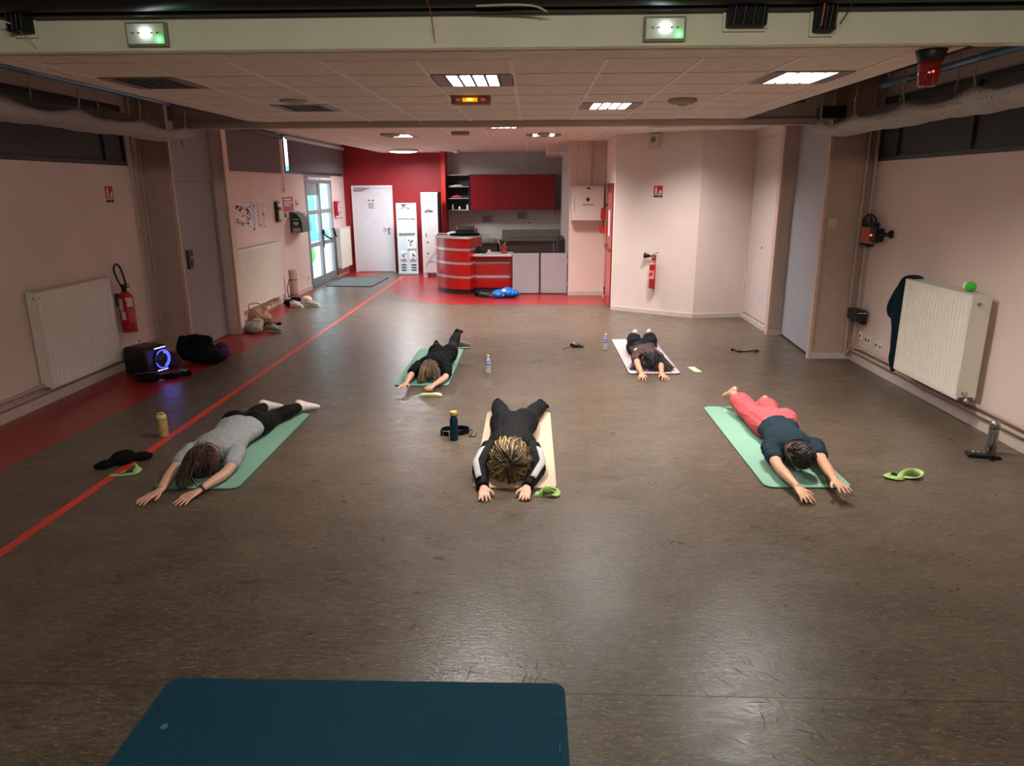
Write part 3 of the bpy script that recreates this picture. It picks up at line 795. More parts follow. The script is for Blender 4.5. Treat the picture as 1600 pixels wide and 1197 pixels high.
b = MB(); b.cyl((-4.80,6.69,1.08),(-4.80,6.68,1.08),.012); b.cyl((-4.775,6.74,1.08),(-4.78,6.74,1.08),.014); obj('air_valve', b, PLUG, r)
b = MB(); b.cyl((-4.83,7.955,1.10),(-4.83,8.01,1.10),.012); b.cyl((-4.84,7.96,.19),(-4.84,7.99,.19),.012); obj('valve', b, RADW, r)
r = radiator('radiator', 3.76, -1, 6.12, 7.24, .27, 1.20, .17, 'white ribbed panel radiator on the right wall with a green ball on top')
b = MB(); b.cyl((3.82,6.112,1.12),(3.82,6.09,1.12),.016); b.cyl((3.82,6.09,1.12),(3.82,6.085,1.12),.009); obj('air_valve', b, PLUG, r)
b = MB(); b.cyl((3.82,6.11,.33),(3.82,6.085,.33),.02); b.cyl((3.84,6.10,.33),(3.84,6.10,.21),.009); b.cyl((3.84,6.10,.25),(3.95,6.10,.215),.009); b.lathe([(.018,-.02),(.022,0),(.018,.02)],(3.84,6.10,.26),n=12); obj('valve', b, METAL, r)
r = radiator('radiator', -4.60, 1, 11.05, 13.11, .20, 1.17, .11, 'long white ribbed radiator below the posters on the far left wall', .05)
b = MB(); b.cyl((-4.63,13.12,.23),(-4.63,13.16,.23),.014); b.cyl((-4.64,13.15,.23),(-4.64,13.15,.05),.009); obj('valve', b, METAL, r)
r = radiator('radiator', -4.60, 1, 17.30, 18.32, .20, 1.17, .11, 'small white radiator between the glass door and the red wall', .05)
b = MB(); b.cyl((-4.63,17.29,.23),(-4.63,17.26,.23),.014); obj('valve', b, METAL, r)

# ---- fire extinguishers
def extinguisher(t, kind):
    EM = mat('extinguisher_red',(176,26,24),.25,coat=.4)
    r = .085 if kind=='wall' else .055
    b = MB(); b.lathe([(r*.55,0),(r*.9,.008),(r*.97,.02),(r,.05),(r,.38),(r*.9,.43),(r*.55,.465),(r*.3,.475)],n=28); b.lathe([(r*1.02,0),(r*1.02,.025),(r*.9,.03)],n=28); obj('cylinder', b, EM, t, world=False)
    def band(z0,z1,a0,a1,m,nm):
        b=MB(); rr=r+.0015; n=10
        A=[b.v((rr*math.cos(a0+(a1-a0)*k/n),rr*math.sin(a0+(a1-a0)*k/n),z0)) for k in range(n+1)]
        B=[b.v((rr*math.cos(a0+(a1-a0)*k/n),rr*math.sin(a0+(a1-a0)*k/n),z1)) for k in range(n+1)]
        for k in range(n): b.b.faces.new((A[k],A[k+1],B[k+1],B[k]))
        return obj(nm,b,m,t,world=False)
    return r, band
t = thing('fire_extinguisher','large red fire extinguisher with looped black hose on the left wall','extinguisher',(-4.79,8.22,.46))
r, band = extinguisher(t,'wall')
LP = mat('label_cream',(205,196,170),.6)
band(.26,.40,R(-125),R(-85),LP,'label'); band(.30,.41,R(-55),R(-10),LP,'label'); band(.15,.25,R(-110),R(-75),mat('label_white',(215,210,205),.6),'label'); band(.12,.28,R(-55),R(-15),mat('label_red',(196,70,66),.6),'label')
b = MB()
for k in range(4): b.cyl((.0865*math.cos(R(-118)),.0865*math.sin(R(-118)),.275+.03*k),(.088*math.cos(R(-118)),.088*math.sin(R(-118)),.275+.03*k),.008,n=8)
obj('pictogram', b, BLACKP, t, world=False)
b = MB(); b.cyl((0,0,.47),(0,0,.52),.028); b.box(-.02,.02,-.03,.10,.515,.53,.004); b.box(-.018,.018,-.03,.09,.55,.562,.004); b.box(-.015,.015,-.035,-.01,.50,.56,.004); obj('valve_head', b, BLACKP, t, world=False)
b = MB(); b.tube([(.02,-.02,.50),(.055,-.05,.56),(.065,-.09,.68),(.03,-.08,.78),(-.03,-.05,.80),(-.075,-.02,.74),(-.07,.0,.64),(-.03,.0,.54)],.011,n=8); obj('hose', b, BLACKP, t, world=False)
b = MB(); b.box(-.11,-.085,-.03,.03,.30,.45); b.box(-.09,.0,-.012,.012,.44,.45); obj('bracket', b, DGREY, t, world=False)

ang = math.atan2(11.68-12.51, 2.67-1.42)
t = thing('fire_extinguisher','slim red extinguisher with black horn on the angled pink wall','extinguisher',(2.035,12.03,.45),rz=ang)
r, band = extinguisher(t,'co2')
band(.40,.43,R(-150),R(-30),LP,'label'); band(.16,.30,R(-130),R(-40),mat('label_pinkish',(214,160,150),.6),'label')
b = MB(); b.box(-.03,.0,-.0585,-.056,.20,.26); b.box(.005,.03,-.0585,-.056,.22,.28); obj('pictogram', b, mat('sign_red',(190,28,32),.5), t, world=False)
b = MB(); b.cyl((0,0,.46),(0,0,.53),.02); b.box(-.02,.06,-.012,.012,.53,.55,.003); b.cyl((-.01,0,.55),(.09,0,.60),.006); b.box(.03,.05,-.01,.01,.46,.54,.003); obj('valve_head', b, mat('valve_red_metal',(120,60,55),.4,metal=.5), t, world=False)
b = MB(); b.cyl((-.02,-.005,.53),(-.06,-.01,.535),.012,.02); b.cyl((-.06,-.01,.535),(-.15,-.02,.54),.022,.05,n=20); obj('horn', b, BLACKP, t, world=False)

# fire signs (wall plates)
def fire_sign(loc, rz, lb, w=.165, h=.20):
    """faces -y locally"""
    t = thing('fire_sign', lb, 'sign', loc, rz=rz)
    b = MB(); b.box(-w/2,w/2,-.004,0,0,h); obj('plate', b, PAPER, t, world=False)
    rd = mat('sign_red',(190,28,32),.5)
    b = MB(); b.box(-w*.46,w*.46,-.006,-.004,h*.28,h*.97); pl=obj('red_panel', b, rd, t, world=False)
    b = MB(); b.box(-w*.30,-w*.12,-.008,-.006,h*.34,h*.80,.004); b.box(-w*.25,-w*.17,-.008,-.006,h*.80,h*.90); b.box(w*.05,w*.16,-.008,-.006,h*.34,h*.52); b.box(w*.2,w*.36,-.008,-.006,h*.36,h*.60,.004); b.box(w*.12,w*.3,-.008,-.006,h*.60,h*.64)
    obj('pictogram', b, PAPER, t, world=False)
    b = MB(); b.box(-w*.46,w*.1,-.006,-.004,h*.05,h*.22); b.box(w*.14,w*.46,-.006,-.004,h*.05,h*.22); obj('info_strip', b, mat('ink_blue',(36,40,74),.6), t, world=False)
    return t
fire_sign((-4.9,8.39,1.94), R(90), 'red and white fire extinguisher sign high on the left wall')
fire_sign((2.075,12.075,1.92), ang, 'red and white fire extinguisher sign on the angled pink wall', .17,.20)

# alarm sounder on angled wall
t = thing('wall_speaker','square white wall speaker high on the angled pink wall','speaker',(2.0,12.125,2.70),rz=ang)
b = MB(); b.box(-.09,.09,-.07,0,0,.22,.008); obj('case', b, mat('off_white',(205,195,185),.5), t, world=False)
b = MB(); b.lathe([(.05,0),(.048,.006),(0,.006)],(-.01,-.07,.13),axis=(0,-1,0),n=24); obj('grille', b, mat('grille_grey',(140,132,128),.6), t, world=False)
b = MB(); b.lathe([(.02,0.006),(.018,.01),(0,.01)],(-.01,-.07,.13),axis=(0,-1,0),n=16); b.box(.05,.06,-.073,-.07,.03,.045); obj('centre_cap', b, DGREY, t, world=False)

# cabinet, duct on column
t = thing('electrical_cabinet','white wall cabinet with a lock on the column beside the red door','cabinet',(1.08,14.25,1.47))
CAB = mat('cabinet_cream',(222,208,198),.4)
b = MB(); b.box(.77,1.39,14.03,14.25,1.47,2.12,.005); obj('body', b, CAB, t)
b = MB(); b.box(.78,1.38,14.015,14.03,1.48,2.11,.004); dd = obj('door', b, CAB, t)
b = MB(); b.lathe([(.034,0),(.034,.008),(0,.008)],(1.08,14.015,1.87),axis=(0,-1,0),n=20); b.box(1.05,1.12,14.01,14.015,2.06,2.09); obj('lock', b, BLACKP, dd)
b = MB()
for k in range(9): b.box(.98+.024*k,.996+.024*k,14.010,14.015,1.765,1.782)
b.box(.80,.83,14.012,14.015,2.08,2.09); obj('printed_text', b, INK, dd)
b = MB(); b.tube([(.83,14.01,1.70),(.82,14.0,1.8),(.83,14.01,1.90)],.005,n=6); b.box(.82,.835,14.005,14.015,1.66,1.72); obj('handle', b, METAL, dd)
b = MB(); b.box(.89,1.14,14.15,14.25,2.12,2.94,.004); one('cable_duct', b, mat('duct_pink',(216,196,186),.5), 'pale vertical cable duct rising from the white wall cabinet', 'duct', (1.0,14.2,2.12))
# red wall phone/alarm by the red door
t = thing('fire_alarm_phone','red alarm handset and red box beside the red door','alarm',(1.38,14.0,1.24))
b = MB(); b.box(1.33,1.415,13.92,14.02,1.50,1.72,.012); obj('handset_case', b, RED, t)
b = MB(); b.box(1.32,1.415,13.92,14.05,1.24,1.38,.008); obj('alarm_box', b, mat('orange_red',(214,44,24),.4), t)
b = MB(); b.box(1.37,1.39,13.95,13.98,1.38,1.50); obj('connector', b, BLACKP, t)

# switch on right closet face
t = thing('wall_switch','square pale switch plate on the closet side near the right wall','switch',(3.595,8.80,1.62))
b = MB(); b.box(3.54,3.65,8.775,8.80,1.62,1.73,.004); obj('plate', b, mat('switch_beige',(205,190,178),.5), t)
b = MB(); b.box(3.555,3.635,8.77,8.776,1.635,1.715,.003); obj('rocker', b, mat('switch_beige2',(215,200,188),.5), t)

# outlets
def outlet(loc, lb, sgn, w=.08, n=1):
    """on x wall, faces sgn*x"""
    t = thing('wall_outlet', lb, 'socket', loc)
    x,y,z = loc
    b = MB(); b.box(x,x+sgn*.012,y-w/2,y+w/2,z-.045,z+.045,.003); obj('plate', b, WHITE, t)
    for k in range(n):
        yy = y+(k-(n-1)/2)*.07
        b = MB(); b.cyl((x+sgn*.012,yy,z),(x+sgn*.0135,yy,z),.022,n=14); b.cyl((x+sgn*.0135,yy-.008,z-.004),(x+sgn*.0145,yy-.008,z-.004),.004,n=8); b.cyl((x+sgn*.0135,yy+.008,z-.004),(x+sgn*.0145,yy+.008,z-.004),.004,n=8)
        obj('socket_well', b, mat('socket_shadow',(120,112,108),.6), t)
    return t
outlet((4.0,8.55,.35),'white socket nearest the vertical pipes on the right wall',-1)
outlet((4.0,8.36,.33),'wide white data socket under the black speaker on the right wall',-1,.12,2)
outlet((4.0,8.13,.32),'white socket left of the pair half hidden by the dark hoodie',-1)
outlet((4.0,8.03,.32),'white socket touching the dark hoodie on the right wall',-1)
outlet((-4.9,8.55,.27),'white socket below the extinguisher on the left wall',1)
outlet((-4.73,15.02,.26),'white socket low on the wall beside the glass door',1)

# small black speaker on right wall
t = thing('wall_speaker','small black speaker box mounted low on the right wall','speaker',(3.93,8.50,.54))
b = MB(); b.box(3.83,3.96,8.38,8.62,.55,.68,.008); obj('case', b, BLACKP, t)
b = MB(); b.box(3.96,4.0,8.45,8.55,.50,.60); b.cyl((3.9,8.5,.55),(3.97,8.5,.51),.012); obj('bracket', b, BLACKP, t)
b = MB()
for k in range(3): b.box(3.85+.035*k,3.872+.035*k,8.372,8.38,.645,.655)
obj('printed_text', b, PAPER, t)
# bracket box with orange label
t = thing('monitor_box','white box with orange front, black cables and red light on the right wall','box',(3.95,8.45,1.45))
b = MB(); b.box(3.90,4.0,8.41,8.67,1.45,1.635,.006); obj('case', b, mat('case_grey',(170,155,145),.5), t)
b = MB(); b.box(3.893,3.90,8.45,8.63,1.465,1.62,.002); obj('orange_panel', b, mat('orange_panel',(196,92,56),.5), t)
b = MB(); b.box(3.88,3.99,8.28,8.405,1.48,1.63,.01); b.cyl((3.92,8.28,1.565),(3.95,8.16,1.575),.018); b.cyl((3.95,8.16,1.575),(3.975,8.09,1.58),.012,.045); obj('wall_arm', b, BLACKP, t)
b = MB(); b.tube([(3.92,8.66,1.63),(3.92,8.68,1.72),(3.92,8.55,1.78),(3.92,8.40,1.74),(3.92,8.33,1.63)],.012,n=6); b.tube([(3.92,8.58,1.63),(3.92,8.60,1.71),(3.92,8.50,1.75),(3.92,8.42,1.63)],.009,n=6); b.tube([(3.92,8.5,1.63),(3.92,8.5,1.76)],.009,n=6); b.box(3.91,3.99,8.42,8.64,1.635,1.69,.01); b.box(3.90,3.99,8.50,8.66,1.42,1.45,.005); obj('cable', b, BLACKP, t)
b = MB(); b.tube([(3.985,8.30,1.76),(3.985,8.22,1.70),(3.985,8.18,1.62)],.004,n=5); b.tube([(3.985,8.2,1.53),(3.985,8.28,1.44),(3.985,8.34,1.42)],.004,n=5); obj('thin_cable', b, mat('cable_white',(205,195,175),.6), t)
b = MB(); b.ell((3.877,8.36,1.555),.009,.009,.009,n=12); obj('indicator', b, mat('pink_led',(255,60,90),.4,emit=(255,50,80),es=14), t)

# ---- posters and things on the far left wall (facing +x)
XW = -4.73
def sheet(name, y0,y1,z0,z1, lb, m=PAPER, blocks=(), cat='poster', group=None, x=XW):
    t = thing(name, lb, cat, (x,(y0+y1)/2,z0), group=group)
    b = MB(); b.box(x,x+.003,y0,y1,z0,z1); obj('paper', b, m, t)
    for (nm,mm,rects) in blocks:
        b = MB()
        for (a,c,e,f) in rects: b.box(x+.003,x+.0045,y0+(y1-y0)*a,y0+(y1-y0)*c,z0+(z1-z0)*e,z0+(z1-z0)*f)
        obj(nm, b, mm, t)
    return t
rs = random.Random(5)
def collage(n): return [(lambda a,c:(a,min(.98,a+rs.uniform(.1,.3)),c,min(.97,c+rs.uniform(.03,.1))))(rs.uniform(.04,.8),rs.uniform(.03,.9)) for _ in range(n)]
OR = mat('print_orange',(206,140,70),.7); BL = mat('print_blue',(86,100,170),.7); RD = mat('print_red',(190,70,66),.7); MV=mat('print_mauve',(150,130,180),.7)
sheet('poster',11.50,11.88,1.47,1.86,'colourful collage poster, leftmost on the far left wall',PAPER,[('orange_print',OR,collage(14)),('blue_print',BL,collage(12)),('red_print',RD,collage(6))])
sheet('poster',11.91,12.17,1.46,1.84,'colourful collage poster, second from the left on the far wall',PAPER,[('orange_print',OR,collage(10)),('blue_print',BL,collage(12)),('red_print',RD,collage(8))])
def lines(n): 
    return [(.1,.1+rs.uniform(.4,.8),.08+.84*k/n,.08+.84*k/n+.3/n) for k in range(n)]
sheet('notice_sheet',12.20,12.42,1.40,1.93,'tall white notice right beside the collage posters',PAPER,[('printed_lines',MV,lines(14)),('dark_print',INK,[(.1,.4,.02,.08),(.3,.8,.78,.8)])],'notice')
sheet('notice_sheet',12.44,12.64,1.42,1.94,'tall white notice in the middle of three sheets',PAPER,[('printed_lines',RD,lines(12)),('dark_print',INK,[(.5,.7,.08,.16)])],'notice')
sheet('notice_sheet',12.66,12.88,1.38,1.92,'tall white notice, rightmost of the three sheets',PAPER,[('printed_lines',MV,lines(13)),('dark_print',INK,[(.2,.5,.5,.56)])],'notice')
sheet('poster',13.80,14.40,1.54,1.94,'red safety poster left of the green defibrillator box',PAPER,[('red_panel',mat('poster_red',(178,38,44),.6),[(0,1,.30,1)]),('white_text',PAPER,[(.12,.8,.86,.92),(.12,.9,.74,.80),(.12,.7,.62,.68),(.12,.6,.50,.56)][:0]),('logo',mat('ink_blue',(36,40,74),.6),[(.06,.25,.04,.24)])])
b = MB()
for (a,c,e,f) in [(.12,.8,.84,.91),(.12,.9,.70,.77),(.12,.7,.58,.65)]: b.box(XW+.0045,XW+.0055,13.80+.6*a,13.80+.6*c,1.54+.4*e,1.54+.4*f)
po = [o for o in COL.objects if o.name.startswith('poster') and 'red safety' in o.get('label','')][0]
obj('white_text', b, PAPER, po)
sheet('notice_sheet',17.42,18.15,1.17,1.86,'large white plan sheet above the small radiator',mat('plan_paper',(222,196,196),.8),[('printed_lines',INK,[(.1,.12,.1,.9),(.1,.9,.86,.87),(.5,.51,.1,.86),(.3,.32,.3,.7),(.7,.72,.2,.6),(.1,.9,.5,.51),(.2,.4,.3,.33),(.6,.9,.3,.33),(.55,.85,.68,.7)])],'notice')
t = thing('fire_alarm','red box on the wall just right of the glass door','alarm',(XW,17.4,1.48))
b = MB(); b.box(XW,XW+.10,17.36,17.50,1.46,1.80,.01); obj('case', b, RED, t)
b = MB(); b.box(XW+.1,XW+.104,17.39,17.47,1.56,1.70); obj('label', b, PAPER, t)
t = thing('door_phone','yellow and black wall handset between the white notices and red poster','phone',(XW,13.42,1.52))
b = MB(); b.box(XW,XW+.05,13.33,13.52,1.50,1.86,.008); obj('back_plate', b, BLACKP, t)
b = MB(); b.box(XW+.05,XW+.08,13.36,13.50,1.53,1.70,.01); obj('lower_panel', b, mat('pale_yellow',(216,204,140),.5), t)
b = MB(); b.box(XW+.05,XW+.075,13.36,13.50,1.71,1.76,.005); obj('display', b, mat('ink_blue',(36,40,74),.6), t)
b = MB(); b.box(XW+.05,XW+.075,13.36,13.50,1.77,1.83,.005); obj('upper_panel', b, WHITE, t)
b = MB(); b.tube([(XW+.02,13.40,1.86),(XW+.02,13.43,1.90),(XW+.02,13.46,1.86)],.005,n=6); obj('hook', b, METAL, t)
t = thing('wall_hook','small grey hook on the wall above the green defibrillator box','hook',(XW,14.6,1.8))
b = MB(); b.box(XW,XW+.01,14.57,14.63,1.76,1.88,.003); b.tube([(XW+.01,14.6,1.80),(XW+.04,14.6,1.78),(XW+.04,14.6,1.82)],.006,n=6); obj('hook', b, METAL, t)
# blind crank
b = MB(); b.cyl((-4.71,13.86,2.9),(-4.70,13.86,2.10),.008,n=8); b.cyl((-4.70,13.86,2.10),(-4.70,13.86,2.04),.016,n=10); b.box(-4.73,-4.69,13.80,13.92,2.95,3.08,.006)
one('blind_crank', b, mat('off_white',(205,195,185),.5), 'long crank rod hanging between the two grey blinds', 'rod', (-4.71,13.86,2.04))
b = MB(); b.cyl((-4.66,14.1,3.03),(-4.66,18.3,3.03),.035,n=16); one('blind_roller', b, WHITE, 'white roller tube above the right grey blind','roller',(-4.66,16,3.0))
b = MB(); b.cyl((-4.66,11.1,3.03),(-4.66,13.75,3.03),.03,n=16); b.cyl((-4.66,13.75,3.03),(-4.66,13.80,3.03),.04,n=12); one('blind_roller', b, DGREY, 'dark roller tube above the left grey blind','roller',(-4.66,12.5,3.0))

# AED box
t = thing('defibrillator_cabinet','green defibrillator cabinet with clear side beside the glass door','cabinet',(-4.62,14.5,1.28))
GRN = mat('aed_green',(14,62,44),.35)
b = MB(); 
prof = [(0,0),(.24,0),(.24,.16),(.215,.27),(.15,.35),(.06,.39),(0,.39)]
A=[b.v((XW+x,14.12,1.26+z)) for x,z in prof]; B=[b.v((XW+x,14.50,1.26+z)) for x,z in prof]
b.b.faces.new(A[::-1]); b.b.faces.new(B)
for k in range(len(A)): b.b.faces.new((A[k],A[(k+1)%len(A)],B[(k+1)%len(A)],B[k]))
obj('case', b, GRN, t)
b = MB(); A=[b.v((XW+x*.97,14.50,1.26+z)) for x,z in prof]; B=[b.v((XW+x*.97,14.80,1.26+z*.97)) for x,z in prof]
b.b.faces.new(A[::-1]); b.b.faces.new(B)
for k in range(len(A)): b.b.faces.new((A[k],A[(k+1)%len(A)],B[(k+1)%len(A)],B[k]))
obj('clear_lid', b, glass_mat('clear_plastic',(.85,.9,.9)), t)
b = MB(); b.box(XW+.03,XW+.16,14.54,14.76,1.30,1.48,.01); obj('defibrillator', b, mat('aed_grey',(150,150,155),.5), t)
b = MB(); b.box(XW+.05,XW+.20,14.116,14.12,1.27,1.35); obj('lower_label', b, mat('label_grey',(170,160,160),.6), t)
b = MB()   # heart with a bolt
hp=[]
for k in range(28):
    a=2*PI*k/28; hx=16*math.sin(a)**3; hz=13*math.cos(a)-5*math.cos(2*a)-2*math.cos(3*a)-math.cos(4*a); hp.append((hx*.0030,hz*.0030))
vs=[b.v((XW+.12+x,14.117,1.43+z)) for x,z in hp]; b.b.faces.new(vs)
for k in range(6): b.box(XW+.06+.022*k,XW+.075+.022*k,14.116,14.12,1.505,1.52)
sy = obj('heart_symbol', b, PAPER, t)
b = MB(); v=[b.v((XW+.12+x,14.1155,1.43+z)) for x,z in ((.008,.03),(-.014,.0),(-.002,.0),(-.008,-.03),(.014,.004),(.002,.004))]; b.b.faces.new(v); obj('bolt_mark', b, GRN, sy)

# doormat
t = thing('doormat','flat dark grey doormat in front of the glass and white doors','doormat',(-4.0,16.3,0))
b = MB(); b.prism([(-4.55,15.62),(-3.50,15.50),(-3.44,17.15),(-4.55,17.17)],.001,.012); obj('pile', b, mat('mat_grey',(92,98,96),.95,bump=.8,bs=200,var=.15,vs=80), t)
b = MB(); P=[(-4.55,15.62),(-3.50,15.50),(-3.44,17.15),(-4.55,17.17)]
for k in range(4):
    a,c=Vector(P[k]),Vector(P[(k+1)%4]); d=(c-a).normalized(); n=Vector((-d.y,d.x))*.03
    b.prism([tuple(a),tuple(c),tuple(c+n),tuple(a+n)],.001,.014)
obj('rubber_edge', b, DGREY, t)

# ---- leaflet stand
t = thing('leaflet_stand','pale blue freestanding leaflet board beside the white door','display stand',(-3.07,17.85,0))
PB = mat('pale_blue_board',(198,214,218),.35)
b = MB(); b.box(-3.32,-2.82,17.82,17.86,.02,1.74,.008); b.cyl((-3.12,17.84,1.72),(-3.12,17.84,1.73),.08); obj('board', b, PB, t)
b = MB(); b.box(-3.34,-2.80,17.70,17.98,0,.02,.004); obj('foot', b, METAL, t)
b = MB(); b.tube([(-3.20,17.82,1.60),(-3.12,17.81,1.65),(-3.02,17.82,1.61),(-3.20,17.82,1.60)],.006,n=6); b.box(-3.02,-2.98,17.81,17.82,1.60,1.63); obj('logo', b, mat('olive_ink',(110,110,70),.5), t)
for (x0,x1,z0,z1) in ((-3.26,-2.86,1.38,1.56),(-3.26,-2.88,1.02,1.33)):
    b = MB(); b.box(x0,x1,17.78,17.82,z0,z1,.004); obj('pocket', b, mat('white_sheet_holder',(232,232,228),.4), t)
b = MB(); b.box(-3.26,-2.96,17.776,17.78,1.50,1.51); obj('yellow_stripe', b, mat('print_yellow',(226,206,110),.6), t)
for (x0,x1,z0,z1) in ((-3.07,-2.85,.64,.92),(-3.24,-3.10,.38,.56),(-3.02,-2.87,.38,.58)):
    b = MB(); b.box(x0,x1,17.79,17.82,z0,z1,.004); pk = obj('leaflet', b, PAPER, t)
    b = MB()
    for k in range(5):
        a=rs.uniform(x0,x1-.05); c=rs.uniform(z0,z1-.04); b.box(a+.005,a+.045,17.786,17.79,c+.005,c+.035)
    obj('leaflet_print', b, mat('print_teal',(80,130,150),.6) if z0<.6 else INK, pk)
for x in (-3.24,-2.99):
    for k in range(3):
        b = MB(); b.box(x,x+.12,17.812,17.82,.10+.065*k,.125+.065*k,.003); obj('slot', b, BLACKP, t)

# ---- tall white cabinet
t = thing('tall_cabinet','tall white printed cabinet between leaflet board and curved red desk','cabinet',(-2.45,17.4,0))
WC = mat('cabinet_white',(236,232,232),.35)
b = MB(); b.box(-2.62,-2.22,17.30,17.70,.10,1.99,.005); b.box(-2.62,-2.52,17.30,17.70,0,.10); b.box(-2.28,-2.22,17.30,17.70,0,.10); b.box(-2.52,-2.28,17.45,17.70,.0,.10); obj('body', b, WC, t)
b = MB(); b.box(-2.615,-2.225,17.288,17.30,.105,1.985,.003); dd = obj('door', b, WC, t)
b = MB(); b.box(-2.21,-2.19,17.30,17.75,0,2.0); obj('side_panel', b, BLACKP, t)
b = MB(); b.tube([(-2.54,17.285,1.55),(-2.46,17.28,1.60),(-2.34,17.285,1.56),(-2.54,17.285,1.55)],.006,n=6); obj('logo', b, mat('olive_ink',(110,110,70),.5), dd)
b = MB(); b.box(-2.535,-2.52,17.275,17.288,.99,1.05,.003); obj('lock', b, METAL, dd)
for z in (.57,.83):
    b = MB(); b.ell((-2.49,17.287,z),.03,.004,.02,n=14); obj('green_mark', b, mat('print_green',(60,150,110),.5), dd)
b = MB()
for k in range(4): b.box(-2.53+.06*k,-2.50+.06*k,17.284,17.288,1.77,1.80)
for k in range(3): b.box(-2.48+.06*k,-2.45+.06*k,17.284,17.288,.36,.39)
obj('printed_marks', b, mat('print_grey',(150,145,150),.6), dd)
b = MB(); b.quad((-2.56,17.2875,.20),(-2.24,17.2875,.62),(-2.24,17.2875,.74),(-2.56,17.2875,.32)); obj('printed_band', b, mat('print_lilac',(206,200,220),.5), dd)

# ---- kitchen
GRK = mat('stainless_brushed',(140,134,128),.4,metal=.7)
t = thing('wall_cabinet','long dark red wall cabinet with four doors above the kitchen worktop','cabinet',(-.47,18.3,1.56))
RC = mat('cabinet_red',(132,14,24),.4)
b = MB(); b.box(-1.50,.57,18.08,18.45,1.56,2.40); obj('body', b, RC, t)
for x0,x1,hx in ((-1.50,-.86,-1.0),(-.86,-.49,-.62),(-.49,-.04,-.42),(-.04,.57,.04)):
    b = MB(); b.box(x0+.003,x1-.003,18.06,18.08,1.565,2.395,.002); dd = obj('door', b, RC, t)
    b = MB(); b.cyl((hx-.03,18.045,1.66),(hx+.03,18.045,1.66),.006,n=8); obj('handle', b, METAL, dd)
b = MB(); b.box(-1.51,.58,18.05,18.45,2.40,2.415); obj('top_rail', b, METAL, t)
t = thing('open_shelf_unit','dark open shelf unit left of the red wall cabinet','shelf',(-1.81,18.3,1.55))
DK = mat('shelf_dark',(52,44,44),.6)
b = MB(); b.box(-2.09,-1.52,18.42,18.45,1.55,2.40); b.box(-2.09,-2.07,18.08,18.45,1.55,2.40); b.box(-1.54,-1.52,18.08,18.45,1.55,2.40); obj('carcass', b, DK, t)
SH = mat('shelf_edge',(165,160,158),.5)
for z in (1.55,1.83,2.11,2.385):
    b = MB(); b.box(-2.07,-1.54,18.07,18.42,z,z+.018); obj('shelf_board', b, SH, t)
b = MB(); b.loft([(-1.98,18.2,1.868,.05,.02),(-1.85,18.2,1.885,.07,.035),(-1.74,18.2,1.868,.05,.018)],side=(0,1,0)); one('pink_cloth', b, mat('cloth_pink',(190,50,80),.9), 'pink cloth on the middle shelf of the dark shelf unit','cloth',(-1.87,18.2,1.848))
for x,h,lb in ((-1.96,.13,'white bottle at the left of the lowest dark shelf'),(-1.79,.08,'small white cup in the middle of the lowest dark shelf'),(-1.59,.13,'white bottle at the right of the lowest dark shelf')):
    b = MB(); b.lathe([(.022,0),(.024,.01),(.024,h*.65),(.012,h*.8),(.012,h)],(x,18.2,1.568),n=14); one('bottle' if h>.1 else 'cup', b, WHITE, lb, 'bottle' if h>.1 else 'cup', (x,18.2,1.568))
b = MB(); b.box(-2.02,-1.70,18.15,18.3,2.130,2.15); b.box(-1.9,-1.72,18.12,18.28,2.15,2.165); one('paper_stack', b, PAPER, 'low stack of papers on the upper dark shelf', 'paper', (-1.86,18.2,2.128))
# tiles behind worktop
t = thing('splashback', None, None, (0,18.45,.9), kind='structure'); 
TW = mat('grey_wall_tile',(196,192,186),.35)
pr = None
for i in range(18):
    for j in range(4):
        if pr is None:
            b = MB(); b.box(.002,.148,-.008,0,.002,.148); pr = obj('tile', b, TW, t, world=False); q = pr
        else:
            q = pr.copy(); COL.objects.link(q); q.parent = t
        q.location = (-2.08+.15*i,0,.02+.15*j)
sheet2 = lambda nm,x0,x1,z0,z1,lb: None
for x0,x1,z0,z1,lb in ((-1.26,-.97,1.22,1.42,'notice on the grey tiles, left one below the red cabinet'),(-.38,-.08,1.31,1.50,'notice just under the red cabinet, right one')):
    t = thing('notice_sheet', lb, 'notice', ((x0+x1)/2,18.44,z0))
    b = MB(); b.box(x0,x1,18.434,18.44,z0,z1); obj('paper', b, mat('sleeve_grey',(176,176,176),.4), t)
    b = MB()
    for k in range(6): b.box(x0+.03,x1-.04-(k%3)*.02,18.431,18.434,z1-.035-.025*k,z1-.023-.025*k)
    obj('printed_lines', b, INK, t)
t = thing('wall_outlet','double white socket on the grey tiled kitchen wall','socket',(-.02,18.44,1.22))
b = MB(); b.box(-.11,.05,18.425,18.44,1.19,1.27,.004); obj('plate', b, WHITE, t)
for x in (-.065,.0):
    b = MB(); b.cyl((x,18.425,1.23),(x,18.422,1.23),.022,n=12); obj('socket_well', b, DGREY, t)
